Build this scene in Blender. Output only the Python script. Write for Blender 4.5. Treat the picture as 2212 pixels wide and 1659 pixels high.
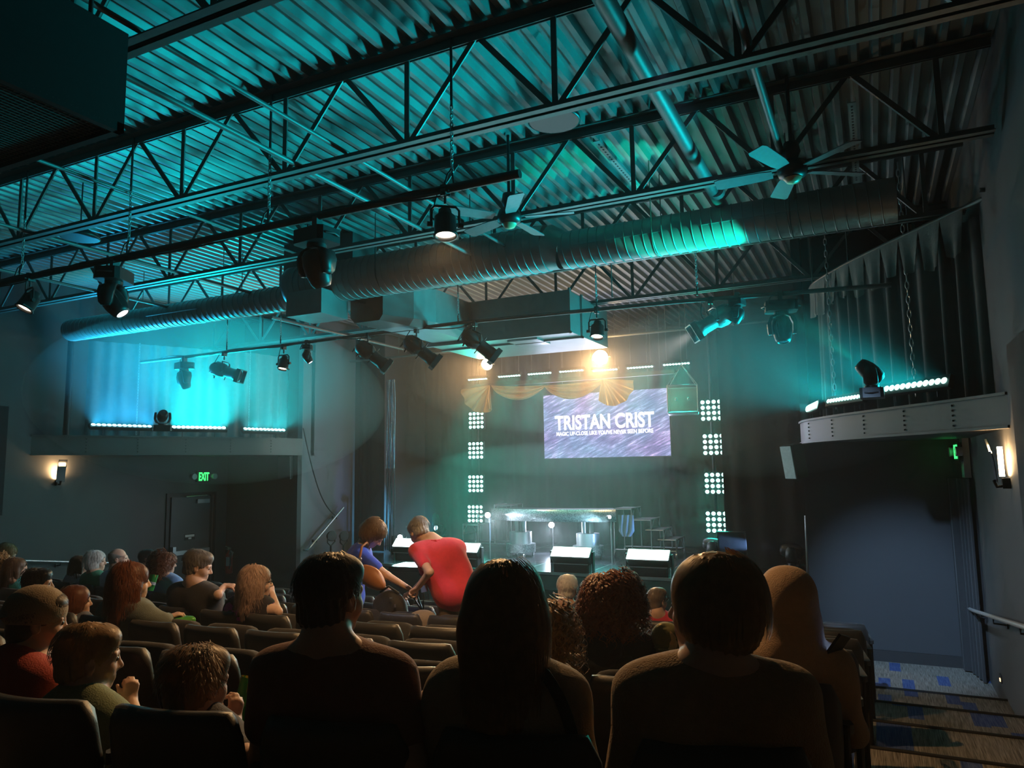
import bpy, math, random
import numpy as np
from mathutils import Vector, Matrix, Euler
random.seed(7)
rng = np.random.default_rng(11)
sc = bpy.context.scene
for o in list(bpy.data.objects):
    bpy.data.objects.remove(o, do_unlink=True)
COL = sc.collection

# ------------------------------------------------------------------ camera
# image plane 2212 x 1659, focal length in pixels; room axes: X right, Y to the stage, Z up
F_PX, CXP, CYP, CAMZ = 1590.0, 1106.0, 829.5, 2.55
_y, _p, _r = (math.radians(a) for a in (26.0, 6.6, 0.9))
_fw = Vector((-math.sin(_y) * math.cos(_p), math.cos(_y) * math.cos(_p), math.sin(_p)))
_rt0 = Vector((math.cos(_y), math.sin(_y), 0))
_up0 = _rt0.cross(_fw)
_rt = math.cos(_r) * _rt0 - math.sin(_r) * _up0
_up = math.cos(_r) * _up0 + math.sin(_r) * _rt0
cam_d = bpy.data.cameras.new('camera')
cam = bpy.data.objects.new('camera', cam_d)
COL.objects.link(cam)
cam.matrix_world = Matrix(((_rt.x, _up.x, -_fw.x, 0), (_rt.y, _up.y, -_fw.y, 0), (_rt.z, _up.z, -_fw.z, CAMZ), (0, 0, 0, 1)))
cam_d.sensor_fit = 'HORIZONTAL'
cam_d.sensor_width = 36.0
cam_d.lens = 36.0 * F_PX / 2212.0
cam_d.clip_start = 0.05
cam_d.clip_end = 100
sc.camera = cam

def ray(px, py):
    return _rt * ((px - CXP) / F_PX) - _up * ((py - CYP) / F_PX) + _fw
def atX(px, py, v):
    d = ray(px, py); return Vector((0, 0, CAMZ)) + d * (v / d.x)
def atY(px, py, v):
    d = ray(px, py); return Vector((0, 0, CAMZ)) + d * (v / d.y)
def atZ(px, py, v):
    d = ray(px, py); return Vector((0, 0, CAMZ)) + d * ((v - CAMZ) / d.z)

# ------------------------------------------------------------------ world, exposure
w = bpy.data.worlds.new('world')
sc.world = w
w.use_nodes = True
w.node_tree.nodes['Background'].inputs['Color'].default_value = (0.01, 0.016, 0.018, 1)
w.node_tree.nodes['Background'].inputs['Strength'].default_value = 0.03
vs = sc.view_settings
vs.view_transform = 'Standard'
vs.look = 'None'
vs.exposure = 0.0
vs.gamma = 1.0
vs.use_curve_mapping = False
cy = sc.cycles
cy.use_denoising = True
cy.max_bounces = 4
cy.diffuse_bounces = 2
cy.glossy_bounces = 1
cy.transmission_bounces = 5
cy.transparent_max_bounces = 8
cy.volume_bounces = 0
cy.sample_clamp_indirect = 3.0
cy.sample_clamp_direct = 0.0
cy.use_adaptive_sampling = True
cy.adaptive_threshold = 0.06
cy.adaptive_min_samples = 12
cy.use_light_tree = True
cy.caustics_reflective = False
cy.caustics_refractive = False

# ------------------------------------------------------------------ lamps
def lamp(kind, name, loc, target, energy, color, parent=None, size=0.1, size_y=None, spot=60, blend=0.5, spread=180):
    ld = bpy.data.lights.new(name, kind)
    ld.energy = energy
    ld.color = color
    if kind == 'AREA':
        ld.shape = 'RECTANGLE'
        ld.size = size
        ld.size_y = size_y or size
        ld.spread = math.radians(spread)
    elif kind == 'SPOT':
        ld.spot_size = math.radians(spot)
        ld.spot_blend = blend
        ld.shadow_soft_size = size
    else:
        ld.shadow_soft_size = size
    o = bpy.data.objects.new(name, ld)
    COL.objects.link(o)
    loc = Vector(loc)
    dr = Vector(target) - loc
    q = dr.to_track_quat('-Z', 'Y')
    o.rotation_euler = q.to_euler()
    o.location = loc
    if parent is not None:
        o.parent = parent
        o.matrix_parent_inverse = parent.matrix_basis.inverted()
    return o

def lamp_frame(o, xdir, zdir):
    """orient an area lamp: its long side along xdir, shining along zdir"""
    z = -Vector(zdir).normalized()
    x = Vector(xdir)
    x = (x - z * x.dot(z)).normalized()
    y = z.cross(x)
    m = Matrix(((x.x, y.x, z.x), (x.y, y.y, z.y), (x.z, y.z, z.z)))
    o.rotation_euler = m.to_euler()

# ------------------------------------------------------------------ materials
MATS = {}
def pmat(name, base, rough=0.6, metal=0.0, var=0.2, scale=25.0, bump=0.0, bscale=None, spec=0.5, sheen=0.0, stretch=None, coat=0.0):
    """principled material with a noise that shifts the colour a little and an optional fine relief"""
    if name in MATS:
        return MATS[name]
    m = bpy.data.materials.new(name)
    m.use_nodes = True
    nt = m.node_tree
    b = nt.nodes['Principled BSDF']
    b.inputs['Roughness'].default_value = rough
    b.inputs['Metallic'].default_value = metal
    b.inputs['Specular IOR Level'].default_value = spec
    if sheen:
        b.inputs['Sheen Weight'].default_value = sheen
    if coat:
        b.inputs['Coat Weight'].default_value = coat
    tc = nt.nodes.new('ShaderNodeTexCoord')
    src = tc.outputs['Object']
    if stretch:
        mp = nt.nodes.new('ShaderNodeMapping')
        mp.inputs['Scale'].default_value = stretch
        nt.links.new(src, mp.inputs['Vector'])
        src = mp.outputs['Vector']
    n = nt.nodes.new('ShaderNodeTexNoise')
    n.inputs['Scale'].default_value = scale
    n.inputs['Detail'].default_value = 3
    nt.links.new(src, n.inputs['Vector'])
    mx = nt.nodes.new('ShaderNodeMix')
    mx.data_type = 'RGBA'
    c = Vector(base[:3])
    mx.inputs['A'].default_value = (*(c * (1 - var)), 1)
    mx.inputs['B'].default_value = (*[min(1, v * (1 + var)) for v in c], 1)
    nt.links.new(n.outputs['Fac'], mx.inputs['Factor'])
    nt.links.new(mx.outputs['Result'], b.inputs['Base Color'])
    if bump:
        bm = nt.nodes.new('ShaderNodeBump')
        bm.inputs['Strength'].default_value = bump
        bm.inputs['Distance'].default_value = 0.02
        n2 = nt.nodes.new('ShaderNodeTexNoise')
        n2.inputs['Scale'].default_value = bscale or scale * 3
        n2.inputs['Detail'].default_value = 4
        nt.links.new(src, n2.inputs['Vector'])
        nt.links.new(n2.outputs['Fac'], bm.inputs['Height'])
        nt.links.new(bm.outputs['Normal'], b.inputs['Normal'])
    MATS[name] = m
    return m

def emat(name, color, strength, sample=False):
    if name in MATS:
        return MATS[name]
    m = bpy.data.materials.new(name)
    m.use_nodes = True
    nt = m.node_tree
    b = nt.nodes['Principled BSDF']
    b.inputs['Base Color'].default_value = (0.02, 0.02, 0.02, 1)
    b.inputs['Emission Color'].default_value = (*color, 1)
    b.inputs['Emission Strength'].default_value = strength
    m.cycles.emission_sampling = 'AUTO' if sample else 'NONE'
    MATS[name] = m
    return m

# ------------------------------------------------------------------ mesh collecting
class MB:
    def __init__(s):
        s.v = []; s.f = []; s.sm = []; s.mi = []
    def add(s, vs_, fs, smooth=False, mi=0):
        b = len(s.v)
        s.v.extend([tuple(v) for v in vs_])
        for f in fs:
            s.f.append(tuple(i + b for i in f)); s.sm.append(smooth); s.mi.append(mi)
        return s
    def box(s, lo, hi, mi=0):
        x0, y0, z0 = lo; x1, y1, z1 = hi
        return s.add([(x0, y0, z0), (x1, y0, z0), (x1, y1, z0), (x0, y1, z0), (x0, y0, z1), (x1, y0, z1), (x1, y1, z1), (x0, y1, z1)],
                     [(0, 3, 2, 1), (4, 5, 6, 7), (0, 1, 5, 4), (1, 2, 6, 5), (2, 3, 7, 6), (3, 0, 4, 7)], False, mi)
    def obox(s, c, size, M=None, mi=0, bev=0.0):
        """box with centre c, full size, rotation matrix M; bev chamfers the vertical outline"""
        sx, sy, sz = (v / 2 for v in size)
        if bev:
            b = min(bev, sx * .9, sy * .9)
            poly = [(-sx + b, -sy), (sx - b, -sy), (sx, -sy + b), (sx, sy - b), (sx - b, sy), (-sx + b, sy), (-sx, sy - b), (-sx, -sy + b)]
        else:
            poly = [(-sx, -sy), (sx, -sy), (sx, sy), (-sx, sy)]
        n = len(poly)
        pts = [Vector((x, y, -sz)) for x, y in poly] + [Vector((x, y, sz)) for x, y in poly]
        if M is not None:
            pts = [M @ p for p in pts]
        c = Vector(c)
        fs = [tuple(range(n))[::-1], tuple(range(n, 2 * n))] + [(i, (i + 1) % n, n + (i + 1) % n, n + i) for i in range(n)]
        return s.add([p + c for p in pts], fs, False, mi)
    def cyl(s, p0, p1, r0, r1=None, n=10, caps=True, mi=0, smooth=True):
        p0, p1 = Vector(p0), Vector(p1)
        r1 = r0 if r1 is None else r1
        d = (p1 - p0).normalized()
        a = d.orthogonal().normalized(); b = d.cross(a)
        vs_ = []
        for p, r in ((p0, r0), (p1, r1)):
            for i in range(n):
                t = 2 * math.pi * i / n
                vs_.append(p + a * (r * math.cos(t)) + b * (r * math.sin(t)))
        s.add(vs_, [(i, (i + 1) % n, n + (i + 1) % n, n + i) for i in range(n)], smooth, mi)
        if caps:
            s.add(vs_[:n], [tuple(range(n))[::-1]], False, mi)
            s.add(vs_[n:], [tuple(range(n))], False, mi)
        return s
    def tube(s, pts, r, n=8, closed=False, mi=0, rs=None):
        pts = [Vector(p) for p in pts]
        m = len(pts)
        rings = []
        a = None
        for i, p in enumerate(pts):
            if closed:
                t = pts[(i + 1) % m] - pts[i - 1]
            else:
                t = pts[min(i + 1, m - 1)] - pts[max(i - 1, 0)]
            t = t.normalized()
            if a is None:
                a = t.orthogonal().normalized()
            a = (a - t * a.dot(t))
            a = a.normalized() if a.length > 1e-6 else t.orthogonal().normalized()
            b = t.cross(a)
            rr = rs[i] if rs else r
            rings.append([p + a * (rr * math.cos(2 * math.pi * k / n)) + b * (rr * math.sin(2 * math.pi * k / n)) for k in range(n)])
        vs_ = [v for rg in rings for v in rg]
        fs = []
        for i in range(m if closed else m - 1):
            j = (i + 1) % m
            for k in range(n):
                fs.append((i * n + k, i * n + (k + 1) % n, j * n + (k + 1) % n, j * n + k))
        s.add(vs_, fs, True, mi)
        if not closed:
            s.add(rings[0], [tuple(range(n))[::-1]], False, mi)
            s.add(rings[-1], [tuple(range(n))], False, mi)
        return s
    def lathe(s, prof, org=(0, 0, 0), M=None, n=20, mi=0, a0=0.0, a1=2 * math.pi, cap=True):
        """profile of (radius, height) turned about the local z axis"""
        full = abs(a1 - a0 - 2 * math.pi) < 1e-6
        m = n if full else n + 1
        vs_ = []
        org = Vector(org)
        for r, h in prof:
            for i in range(m):
                t = a0 + (a1 - a0) * i / n
                p = Vector((r * math.cos(t), r * math.sin(t), h))
                vs_.append((M @ p if M is not None else p) + org)
        fs = []
        for k in range(len(prof) - 1):
            for i in range(n):
                j = (i + 1) % m
                fs.append((k * m + i, k * m + j, (k + 1) * m + j, (k + 1) * m + i))
        s.add(vs_, fs, True, mi)
        if cap and full:
            if prof[0][0] > 1e-5:
                s.add(vs_[:m], [tuple(range(m))[::-1]], False, mi)
            if prof[-1][0] > 1e-5:
                s.add(vs_[-m:], [tuple(range(m))], False, mi)
        return s
    def ell(s, c, r, n=14, m=9, M=None, mi=0):
        if not hasattr(r, '__len__'):
            r = (r, r, r)
        vs_ = []
        for j in range(m + 1):
            th = math.pi * j / m
            for i in range(n):
                t = 2 * math.pi * i / n
                p = Vector((r[0] * math.sin(th) * math.cos(t), r[1] * math.sin(th) * math.sin(t), -r[2] * math.cos(th)))
                vs_.append((M @ p if M is not None else p) + Vector(c))
        fs = []
        for j in range(m):
            for i in range(n):
                k = (i + 1) % n
                fs.append((j * n + i, j * n + k, (j + 1) * n + k, (j + 1) * n + i))
        return s.add(vs_, fs, True, mi)
    def grid(s, fn, nu, nv, smooth=True, mi=0, closed_u=False):
        vs_ = [fn(i / nu, j / nv) for j in range(nv + 1) for i in range(nu + 1)]
        fs = [(j * (nu + 1) + i, j * (nu + 1) + i + 1, (j + 1) * (nu + 1) + i + 1, (j + 1) * (nu + 1) + i) for j in range(nv) for i in range(nu)]
        return s.add(vs_, fs, smooth, mi)
    def prism(s, poly, z0, z1, mi=0, smooth=False):
        n = len(poly)
        vs_ = [(x, y, z0) for x, y in poly] + [(x, y, z1) for x, y in poly]
        s.add(vs_, [tuple(range(n))[::-1], tuple(range(n, 2 * n))], False, mi)
        return s.add(vs_, [(i, (i + 1) % n, n + (i + 1) % n, n + i) for i in range(n)], smooth, mi)
    def mesh(s, name, mats, off=None):
        me = bpy.data.meshes.new(name)
        vs_ = s.v
        if off is not None:
            ox, oy, oz = off
            vs_ = [(x - ox, y - oy, z - oz) for x, y, z in vs_]
        me.from_pydata(vs_, [], s.f)
        me.polygons.foreach_set('use_smooth', s.sm)
        me.polygons.foreach_set('material_index', s.mi)
        for m in (mats if isinstance(mats, (list, tuple)) else [mats]):
            me.materials.append(m)
        me.update()
        return me
    def build(s, name, mats, parent=None, local=False, loc=None):
        """world-space vertices; a parent that is an unrotated Empty is subtracted, unless local"""
        off = None
        if parent is not None and not local:
            p = parent; off = Vector((0, 0, 0))
            while p is not None:
                off = off + p.location; p = p.parent
        elif loc is not None:
            off = Vector(loc)
        me = s.mesh(name, mats, off)
        o = bpy.data.objects.new(name, me)
        COL.objects.link(o)
        o.parent = parent
        if parent is None and loc is not None:
            o.location = loc
        return o

def tag(o, label=None, cat=None, group=None, kind=None):
    if label: o['label'] = label
    if cat: o['category'] = cat
    if group: o['group'] = group
    if kind: o['kind'] = kind
    return o
def thing(name, label, cat, loc=(0, 0, 0), rz=0.0, group=None):
    o = bpy.data.objects.new(name, None)
    COL.objects.link(o)
    o.empty_display_size = 0.1
    o.location = loc
    o.rotation_euler = (0, 0, rz)
    return tag(o, label, cat, group)
def struct(o, label=None, cat=None):
    return tag(o, label, cat, kind='structure')
def copy_tree(o, parent=None):
    c = o.copy(); COL.objects.link(c); c.parent = parent
    for ch in list(o.children):
        copy_tree(ch, c)
    return c
def rotz(a): return Matrix.Rotation(a, 3, 'Z')
def frame_z(d, up=(0, 0, 1)):
    """rotation whose local z looks along d, local x horizontal"""
    z = Vector(d).normalized()
    x = Vector(up).cross(z)
    x = x.normalized() if x.length > 1e-4 else Vector((1, 0, 0))
    y = z.cross(x)
    return Matrix(((x.x, y.x, z.x), (x.y, y.y, z.y), (x.z, y.z, z.z)))
# ================================================================== THE ROOM
XL, XR, XC = -12.5, 1.05, -5.725
YB, YF = 16.9, -2.6            # wall behind the stage, wall behind the audience
ZC = 5.87                      # underside of the roof deck
mirx = lambda x: 2 * XC - x

M_wall = pmat('wall_paint', (0.085, 0.083, 0.083), 0.75, var=0.08, scale=3, bump=0.05, bscale=120)
M_wall_dark = pmat('charcoal_paint', (0.028, 0.030, 0.034), 0.7, var=0.08, scale=4, bump=0.05, bscale=120)
M_wall_pale = pmat('grey_paint', (0.16, 0.175, 0.20), 0.7, var=0.06, scale=4)
M_deck = pmat('galvanized_deck', (0.22, 0.24, 0.24), 0.5, 0.35, var=0.2, scale=2.2, bump=0.03)
M_black = pmat('black_paint', (0.012, 0.012, 0.013), 0.55, var=0.2, scale=15)
M_blackmetal = pmat('black_metal', (0.02, 0.02, 0.022), 0.38, 0.4, var=0.2, scale=20)
M_steel = pmat('joist_steel', (0.13, 0.135, 0.135), 0.5, 0.35, var=0.2, scale=8)
M_galv = pmat('galvanized_duct', (0.36, 0.38, 0.38), 0.42, 0.45, var=0.18, scale=5, bump=0.02)
M_alu = pmat('aluminium', (0.55, 0.56, 0.58), 0.32, 0.8, var=0.08, scale=20)
M_white = pmat('white_plastic', (0.62, 0.64, 0.66), 0.45, var=0.05)
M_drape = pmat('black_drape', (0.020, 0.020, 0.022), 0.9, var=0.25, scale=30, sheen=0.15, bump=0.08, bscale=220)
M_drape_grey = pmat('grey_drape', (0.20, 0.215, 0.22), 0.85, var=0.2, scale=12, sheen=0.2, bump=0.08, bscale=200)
M_stage = pmat('stage_floor', (0.03, 0.033, 0.04), 0.22, var=0.35, scale=6, bump=0.03, bscale=30, spec=0.6)
M_apron = pmat('stage_apron', (0.10, 0.11, 0.125), 0.6, var=0.1, scale=5)
M_fascia = pmat('balcony_fascia', (0.15, 0.13, 0.12), 0.5, var=0.06, scale=3)
M_nosing = pmat('rubber_nosing', (0.010, 0.010, 0.011), 0.6)

def carpet_mat():
    m = bpy.data.materials.new('plank_carpet')
    m.use_nodes = True
    nt = m.node_tree; N = nt.nodes; L = nt.links
    b = N['Principled BSDF']; b.inputs['Roughness'].default_value = 0.95
    b.inputs['Specular IOR Level'].default_value = 0.15
    tc = N.new('ShaderNodeTexCoord')
    sp = N.new('ShaderNodeSeparateXYZ'); L.new(tc.outputs['Object'], sp.inputs[0])
    def mth(op, a, b_=None):
        n = N.new('ShaderNodeMath'); n.operation = op
        for i, q in enumerate((a, b_)):
            if q is None: continue
            if isinstance(q, (int, float)): n.inputs[i].default_value = q
            else: L.new(q, n.inputs[i])
        return n.outputs[0]
    cx = mth('FLOOR', mth('DIVIDE', sp.outputs['X'], 0.125))
    w1 = N.new('ShaderNodeTexWhiteNoise'); w1.noise_dimensions = '1D'; L.new(cx, w1.inputs['W'])
    cyc = mth('FLOOR', mth('ADD', mth('DIVIDE', sp.outputs['Y'], 0.42), mth('MULTIPLY', w1.outputs['Value'], 5.0)))
    cmb = N.new('ShaderNodeCombineXYZ'); L.new(cx, cmb.inputs[0]); L.new(cyc, cmb.inputs[1])
    w2 = N.new('ShaderNodeTexWhiteNoise'); w2.noise_dimensions = '2D'; L.new(cmb.outputs[0], w2.inputs['Vector'])
    # streaks along the planks
    mp = N.new('ShaderNodeMapping'); mp.inputs['Scale'].default_value = (160, 5, 1); L.new(tc.outputs['Object'], mp.inputs[0])
    ns = N.new('ShaderNodeTexNoise'); ns.inputs['Scale'].default_value = 1.0; ns.inputs['Detail'].default_value = 3
    L.new(mp.outputs[0], ns.inputs['Vector'])
    r0 = N.new('ShaderNodeValToRGB')
    r0.color_ramp.elements[0].position = 0.3; r0.color_ramp.elements[0].color = (0.10, 0.085, 0.07, 1)
    r0.color_ramp.elements[1].position = 0.7; r0.color_ramp.elements[1].color = (0.34, 0.31, 0.27, 1)
    L.new(ns.outputs['Fac'], r0.inputs[0])
    r1 = N.new('ShaderNodeValToRGB')
    r1.color_ramp.elements[0].position = 0.35; r1.color_ramp.elements[0].color = (0.03, 0.06, 0.20, 1)
    r1.color_ramp.elements[1].position = 0.75; r1.color_ramp.elements[1].color = (0.11, 0.16, 0.32, 1)
    L.new(ns.outputs['Fac'], r1.inputs[0])
    isb = mth('GREATER_THAN', w2.outputs['Value'], 0.80)
    mx = N.new('ShaderNodeMix'); mx.data_type = 'RGBA'
    L.new(isb, mx.inputs['Factor']); L.new(r0.outputs[0], mx.inputs['A']); L.new(r1.outputs[0], mx.inputs['B'])
    L.new(mx.outputs['Result'], b.inputs['Base Color'])
    bm = N.new('ShaderNodeBump'); bm.inputs['Strength'].default_value = 0.25; bm.inputs['Distance'].default_value = 0.01
    L.new(ns.outputs['Fac'], bm.inputs['Height']); L.new(bm.outputs[0], b.inputs['Normal'])
    return m
M_carpet = carpet_mat()

# house floor and the two outer walls
struct(MB().box((XL, YF, -0.12), (XR, YB, 0)).build('floor', M_carpet), 'plank-patterned grey and blue carpet of the house floor')
struct(MB().box((XR, YF, 0), (XR + 0.2, YB, 6.3)).build('wall_right', M_wall), 'warm grey painted side wall beside the right aisle')
struct(MB().box((XL - 0.2, YF, 0), (XL, YB, 6.3)).build('wall_left', M_wall), 'grey painted side wall with the exit door and sconce')
struct(MB().box((XL - .2, YB, 0), (XR + .2, YB + 0.2, 6.3)).build('wall_back', M_wall), 'grey painted wall at the very back of the stage')
struct(MB().box((XL - .2, YF - 0.2, 0), (XR + .2, YF, 6.3)).build('wall_rear', M_wall_dark), 'charcoal wall behind the audience')

# roof deck with its ribs, one folded sheet running to the stage
mb = MB()
per, dep = 0.16, 0.062
prof = []
x = XL - 0.1
while x < XR + 0.15:
    prof += [(x, ZC), (x + 0.045, ZC), (x + 0.068, ZC + dep), (x + 0.137, ZC + dep)]
    x += per
n = len(prof)
mb.add([(px_, YF - .2, pz) for px_, pz in prof] + [(px_, YB + .2, pz) for px_, pz in prof], [(i, n + i, n + i + 1, i + 1) for i in range(n - 1)])
mb.add([(XL - .2, YF - .2, ZC + .3), (XR + .2, YF - .2, ZC + .3), (XR + .2, YB + .2, ZC + .3), (XL - .2, YB + .2, ZC + .3)], [(0, 1, 2, 3)])
struct(mb.build('ceiling', M_deck), 'ribbed galvanized steel roof deck')

# seating tiers: aisle steps are straight, the rows curve; heights fall to the stage
ROW = {1: (1.23, .026, 1.05), 2: (2.40, .026, .90), 3: (3.55, .018, .75), 4: (4.63, .017, .60), 5: (5.74, .015, .45), 6: (6.83, .015, .30), 7: (7.90, .015, .15)}
EDGE = {0: 0.42, 1: 1.5, 2: 2.6, 3: 3.7, 4: 4.8, 5: 5.88, 6: 6.98, 7: 8.08, 8: 9.15}
XA, XAL = -0.30, mirx(-0.30)     # aisle lines
def seat_y(r, X): return ROW[r][0] + ROW[r][1] * (X - XC) ** 2
def edge_y(k, X):
    """front edge of the tier whose row stands just before it"""
    r = max(1, min(7, k))
    a = ROW[r][1]
    h = 5.4
    d = min(abs(X - XC), h)
    return EDGE[k] - a * (h * h - d * d)
xs_t = [XL + (XR - XL) * i / 60 for i in range(61)]
def tier(k, z, z0):
    """tier between edge k-1 (behind) and edge k (front)"""
    top = [(X, edge_y(k, X)) for X in xs_t]
    back = [(X, (edge_y(k - 1, X) if k > 0 else YF)) for X in xs_t]
    n_ = len(xs_t)
    m = MB()
    v = [(X, Y, z) for X, Y in top] + [(X, Y, z) for X, Y in back] + [(X, Y, z0) for X, Y in top]
    m.add(v, [(i, n_ + i, n_ + i + 1, i + 1)[::-1] for i in range(n_ - 1)])
    m.add(v, [(i, i + 1, 2 * n_ + i + 1, 2 * n_ + i)[::-1] for i in range(n_ - 1)], False, 1)
    o = m.build('tier', [M_carpet, M_wall_dark])
    struct(o, 'carpeted seating tier, step %d up from the house floor' % (9 - k), None)
    nb = MB()
    nb.tube([(X, Y - .012, z + .002) for X, Y in top], 0.018, 6)
    nb.build('nosing', M_nosing, o, local=True)
    return o
for k in range(8, 0, -1):
    tier(k, round(0.15 * (9 - k), 3), round(0.15 * (8 - k), 3) - 0.005)
tier(0, 1.35, 1.19)

# stage: deck, apron and the recessed ends with stairs
ZS = 0.80
SXR, SXL = -2.2, mirx(-2.2)
SFY, SRY = 11.78, 12.65
poly = [(SXL, SFY), (SXR, SFY), (SXR, SRY), (-0.9, SRY), (-0.9, YB), (mirx(-0.9), YB), (mirx(-0.9), SRY), (SXL, SRY)]
st = MB().prism(poly, ZS - 0.06, ZS).build('stage', M_stage)
struct(st, 'glossy dark stage deck with a straight front edge')
ap = MB()
ap.prism([(SXL + .03, SFY + .03), (SXR - .03, SFY + .03), (SXR - .03, SRY + .02), (SXR - .03, YB - .3), (SXL + .03, YB - .3), (SXL + .03, SRY)], 0.50, ZS - 0.06)
ap.prism([(SXL + .1, SFY + .16), (SXR - .1, SFY + .16), (SXR - .1, YB - .4), (SXL + .1, YB - .4)], 0.0, 0.50, 1)  # recessed lower band coloured dark, the shadow under the apron put into the paint
ap.box((SXR - .02, SRY + .03, 0), (-.9, SRY + .1, ZS - .06), 1)
ap.box((mirx(-.9), SRY + .03, 0), (SXL + .02, SRY + .1, ZS - .06), 1)
ap.build('apron', [M_apron, M_wall_dark], st, local=True)
eb = MB()
eb.box((SXL, SFY - .012, ZS - .045), (SXR, SFY + .004, ZS + .004))
eb.build('edge_trim', M_alu, st, local=True)
sm_ = MB()
for sx in (-8.05, -6.85, -5.65, -4.45, -3.25):
    sm_.box((sx, SFY + .05, ZS), (sx + .012, YB - .3, ZS + .0015))
for sy in (13.0, 14.2, 15.4):
    sm_.box((SXL + .05, sy, ZS), (SXR - .05, sy + .012, ZS + .0015))
sm_.build('floor_seam', pmat('seam_tape', (0.10, 0.10, 0.11), 0.5), st, local=True)

def stage_stairs(x0, x1, side):
    o = thing('stage_stairs', 'white-faced stage steps with dark treads at the ' + side + ' end of the stage', 'stairs', ((x0 + x1) / 2, SRY - .5, 0))
    o['kind'] = 'structure'
    for i in range(3):
        z1 = 0.2 * (i + 1); y0 = SRY - 0.30 * (3 - i)
        MB().box((x0, y0 + .02, z1 - .2), (x1, SRY, z1 - .035)).build('riser', M_white, o)
        MB().box((x0 - .01, y0 - .015, z1 - .035), (x1 + .01, SRY, z1)).build('tread', M_black, o)
    MB().box((x0, SRY - .0, .6), (x1, SRY + .03, ZS - .06)).build('riser', M_white, o)
    return o
stage_stairs(-2.15, -0.97, 'right')
stage_stairs(mirx(-0.97), mirx(-2.15), 'left')

# wing walls left and right of the stage
struct(MB().box((-0.9, 11.0, 0), (XR, 11.12, 2.84)).build('wall_wing_right', M_wall_dark), 'charcoal wall under the right balcony, lit by a cool spot')
struct(MB().box((-0.9, 11.12, 0), (-0.78, YB, 5.85)).build('wall_stage_right', M_wall_dark), 'charcoal side wall at stage right end')
struct(MB().box((XL, 11.62, 0), (mirx(-0.9), 11.74, 2.9)).build('wall_wing_left', M_wall_dark), 'charcoal wall under the left balcony beside the exit door')
struct(MB().box((mirx(-0.9) - .12, 11.74, 0), (mirx(-0.9), YB, 5.85)).build('wall_stage_left', M_wall_pale), 'pale grey wall behind the sloping stage handrail')
bb = MB().box((-0.9, 10.98, 0), (XR, 11.0, 0.14))
struct(bb.build('baseboard_right', M_black), 'black baseboard under the charcoal wing wall')

# balconies: curved fascia of bolted sheets, slab behind
BALR = [(1.05, 7.46), (0.82, 7.84), (0.48, 8.34), (0.07, 8.93), (-0.33, 9.55), (-0.61, 10.07), (-0.80, 10.5), (-0.9, 11.0)]
def resample(pts, n):
    pts = [Vector(p) for p in pts]
    # catmull-rom, evenly spaced
    dense = []
    for i in range(len(pts) - 1):
        p0 = pts[max(i - 1, 0)]; p1 = pts[i]; p2 = pts[i + 1]; p3 = pts[min(i + 2, len(pts) - 1)]
        for t in np.linspace(0, 1, 24, endpoint=False):
            dense.append(0.5 * ((2 * p1) + (p2 - p0) * t + (2 * p0 - 5 * p1 + 4 * p2 - p3) * t * t + (3 * p1 - p0 - 3 * p2 + p3) * t ** 3))
    dense.append(pts[-1])
    L = [0]
    for a, b in zip(dense, dense[1:]): L.append(L[-1] + (b - a).length)
    out = []
    for i in range(n):
        s_ = L[-1] * i / (n - 1)
        j = int(np.searchsorted(L, s_)); j = min(max(j, 1), len(L) - 1)
        f = (s_ - L[j - 1]) / max(L[j] - L[j - 1], 1e-9)
        out.append(dense[j - 1].lerp(dense[j], f))
    return out
def normal2(pts, i):
    a = pts[max(i - 1, 0)]; b = pts[min(i + 1, len(pts) - 1)]
    t = (b - a).normalized()
    return Vector((-t.y, t.x))
def offset2(pts, d):
    return [p + normal2(pts, i) * d for i, p in enumerate(pts)]
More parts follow.
